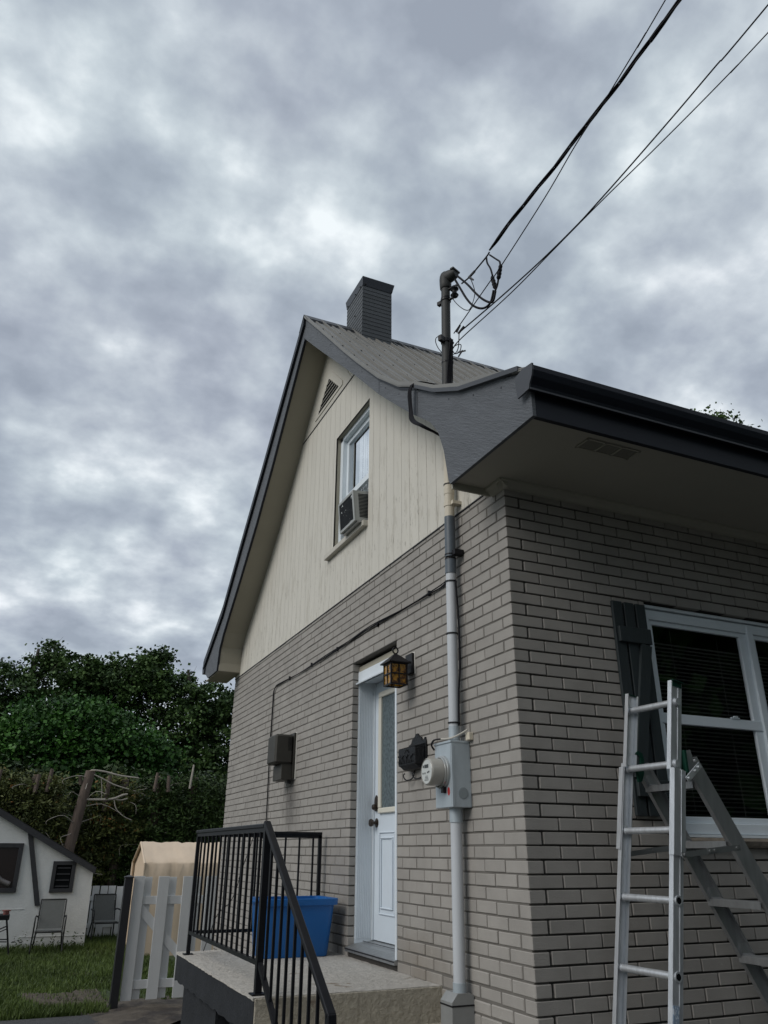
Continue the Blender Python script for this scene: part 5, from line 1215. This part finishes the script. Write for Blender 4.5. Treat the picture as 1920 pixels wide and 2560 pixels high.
decid('tall tree half hidden by the left corner of the house', [(6.0, 29, 6.6, 1.9, 1.6, 1.5), (5.6, 29, 4.3, 2.2, 1.7, 2.0), (7.6, 29, 5.6, 1.8, 1.6, 2.0)], ((6.2, 29, 0), (6.0, 29, 8.0), 1.7), ML_far, 300, 66, .19, .135, shell=.25)
decid('dark leafy tree at the far left edge beside the maple', [(-6.3, 27, 3.9, 2.2, 2, 2.6)], ((-6.3, 27, 0), (-6.3, 27, 6.2), 1.8), ML_maple, 330, 46, .3, .2)
decid('tree whose top pokes above the front gutter', [(15.7, 12.0, 13.15, 1.0, 1.3, 1.45)], ((15.7, 12, 0), (15.7, 12, 13.3), 1.6), ML_far, 260, 80, .22, .11, group=None, shell=.3)
# neighbouring trees behind the photographer, seen only in the glass
decid('broad shade tree behind the photographer, right of the driveway', [(8.5, -9.5, 5.0, 3.4, 3, 4.3)], ((8.5, -9.5, 0), (8.5, -9.5, 8), 3), ML_maple, 520, 50, .5, .5, r0=.35, group=None)
decid('broad shade tree behind the photographer, across the street', [(2.0, -13.5, 5.2, 4.0, 3, 4.6)], ((2, -13.5, 0), (2, -13.5, 8), 3), ML_maple, 320, 40, .5, .5, r0=.35, group=None)
decid('broad shade tree beyond the right end of the house front', [(14.5, -5.0, 4.8, 3.6, 4.4, 4.6)], ((14.5, -5, 0), (14.5, -5, 8), 3), ML_maple, 620, 50, .5, .5, r0=.35, group=None)

def cedar(label, x, y, h, top, blobs, m, n, stubs=(), lean=(0, 0), r0=.13, group='topped cedars of the hedge'):
    t = thing('cut_cedar', label, 'tree', (x, y, 0), group)
    b = MB(); T0 = Vector((x, y, 0)); T1 = Vector((x + lean[0], y + lean[1], h)); md = T0.lerp(T1, .5) + Vector((random.gauss(0, .03), 0, 0))
    b.tube([T0, md, T1], r0, 10, radii=[r0, r0 * .85, r0 * .78], smooth=5); tr = b.build('trunk', M_bark, t, smooth=50)
    b = MB(); b.tube([T1, T1 + Vector((0, 0, .012))], r0 * .74, 10); b.build('cut_top', M_cut, tr)
    for k, st in enumerate(stubs):
        b = MB(); b.tube(st[0], st[1], 8, radii=[st[1]] * (len(st[0]) - 1) + [st[1] * .8], smooth=3); b.build('stub', M_bark if st[1] > .03 else M_twig, tr)
    tw = MB()
    for i in range(16):
        z = h * (.35 + .62 * random.random()); a = random.random() * 6.283; l = .35 + .6 * random.random(); p = T0.lerp(T1, z / h); q = p + Vector((math.cos(a) * l, math.sin(a) * l * .8 - .1, random.gauss(-.02, .12)))
        tw.tube([p, p.lerp(q, .5) + Vector((0, 0, random.gauss(.05, .06))), q, q + Vector((random.gauss(0, .1), -.05, random.gauss(-.08, .1)))], .008, 4, radii=[.012, .008, .005, .003], smooth=3)
    tw.build('bare_branches', M_twig, t, smooth=True)
    P, T = crown_points(blobs, int(n * 1.5), 60, .13, .45); P[:, 2] = np.minimum(P[:, 2], top + .12 * rng.random(len(P))); k = P[:, 2] > .05
    leaves('foliage', P[k], .10, m, t, .34, .5, T[k])
Yh = 18.2
cedar('leaning topped cedar with a thick bare trunk and pale dead branches', -1.18, 18.0, 3.62, 3.4, [(-1.4, 18.5, 1.6, .55, .4, 1.1)], ML_cedar, 50, lean=(.36, 0), r0=.155,
      stubs=[([(-.86, 18, 3.55), (-.80, 17.97, 3.64), (-.49, 17.95, 3.62), (-.11, 17.95, 3.54), (.35, 17.95, 3.50)], .022), ([(-.92, 17.95, 2.95), (-.39, 17.9, 2.96), (-.18, 17.9, 2.99), (.02, 17.9, 3.08), (.13, 17.9, 3.10)], .026), ([(-.2, 17.9, 2.99), (-.03, 17.9, 2.955), (.14, 17.9, 3.0)], .018), ([(-.84, 17.95, 3.58), (-.54, 17.93, 3.46), (-.23, 17.93, 3.32), (.15, 17.93, 3.22)], .015), ([(-.18, 17.9, 2.97), (-.1, 17.88, 2.75), (.1, 17.88, 2.58), (.3, 17.88, 2.5)], .012), ([(-1.0, 18, 3.3), (-1.06, 17.95, 3.5)], .05), ([(-.55, 17.93, 3.45), (-.5, 17.93, 3.2), (-.48, 17.93, 3.0)], .010)])
cedar('topped cedar with olive browned foliage above the playhouse roof', -2.05, 18.4, 3.5, 3.55, [(-2.2, 18.4, 2.2, .75, .5, 1.45), (-1.6, 18.3, 2.4, .5, .45, 1.2)], ML_cedar, 190, stubs=[([(-2.02, 18, 3.08), (-2.0, 18, 3.50)], .055), ([(-1.76, 18, 3.1), (-1.72, 18, 3.64)], .05)])
cedar('bushy cedar at the left edge above the playhouse ridge', -3.0, 18.5, 3.5, 3.62, [(-3.0, 18.5, 2.1, .8, .5, 1.6)], ML_cedar, 170, stubs=[([(-2.9, 18.1, 3.1), (-2.86, 18.1, 3.58)], .05)])
cedar('topped cedar right of the leaning trunk', .1, 18.6, 3.5, 3.58, [(.1, 18.6, 2.6, .85, .5, 1.0), (-.4, 18.5, 2.0, .5, .4, 1.0)], ML_cedar, 170, stubs=[([(-.35, 18.2, 2.7), (-.32, 18.2, 3.55)], .06)])
cedar('dark bushy cedar above the peak of the fabric shelter', .95, 18.6, 3.6, 3.65, [(.95, 18.6, 2.0, .9, .5, 1.65)], ML_cedard, 230, stubs=[([(.80, 18.1, 3.2), (.84, 18.1, 3.66)], .045), ([(1.15, 18.1, 3.2), (1.13, 18.1, 3.6)], .05)])
cedar('dark bushy cedar beside the house corner', 1.9, 18.6, 3.6, 3.74, [(1.9, 18.6, 2.0, .9, .5, 1.75)], ML_cedard, 230, stubs=[([(1.7, 18.1, 3.3), (1.75, 18.1, 3.9)], .03)])
cedar('dark cedar hidden mostly by the brick side wall', 3.0, 18.6, 3.6, 3.74, [(3.0, 18.6, 2.0, .9, .5, 1.75)], ML_cedard, 150)
cedar('dark shaded cedar behind the low white fence', -.2, 19.4, 3.2, 3.3, [(-.2, 19.5, 1.5, 1.0, .5, 1.5)], ML_cedard, 200)
for i, x in enumerate((-4.1, -5.2, -6.3)): cedar('topped cedar beyond the left end of the visible hedge', x, 18.6, 3.5, 3.6, [(x, 18.6, 2.0, .8, .5, 1.6)], ML_cedar, 90, group='cedars beyond the left end of the hedge')
for i, (x, lb) in enumerate(((-2.6, 'dense dark shrub mass behind the playhouse'), (.4, 'dense dark shrub mass behind the shelter'), (3.0, 'dense dark shrub mass behind the house corner'))):
    t = thing('dark_shrub', lb, 'shrub', (x, 21, 0), 'dark shrubs filling the gap under the trees'); P, T = crown_points([(x, 21, 1.8, 2.0, .7, 2.2)], 330, 60, .26, .1); k = P[:, 2] > .02; leaves('foliage', P[k], .17, ML_cedard, t, .6, .1, T[k] * .7)
def weeds():
    t = thing('weed', 'tuft of tall weeds at the foot of the playhouse wall', 'weed', (-1.9, 15.25, 0))
    P = []; 
    for i in range(26):
        x = -2.1 + 1.4 * random.random(); h = .08 + .28 * random.random() ** 2
        for k in range(9): P.append((x + random.gauss(0, .02), 15.27 + random.gauss(0, .03), h * random.random()))
    leaves('leaves', np.array(P), .07, ML_weed, t, .3, -.3)
weeds()
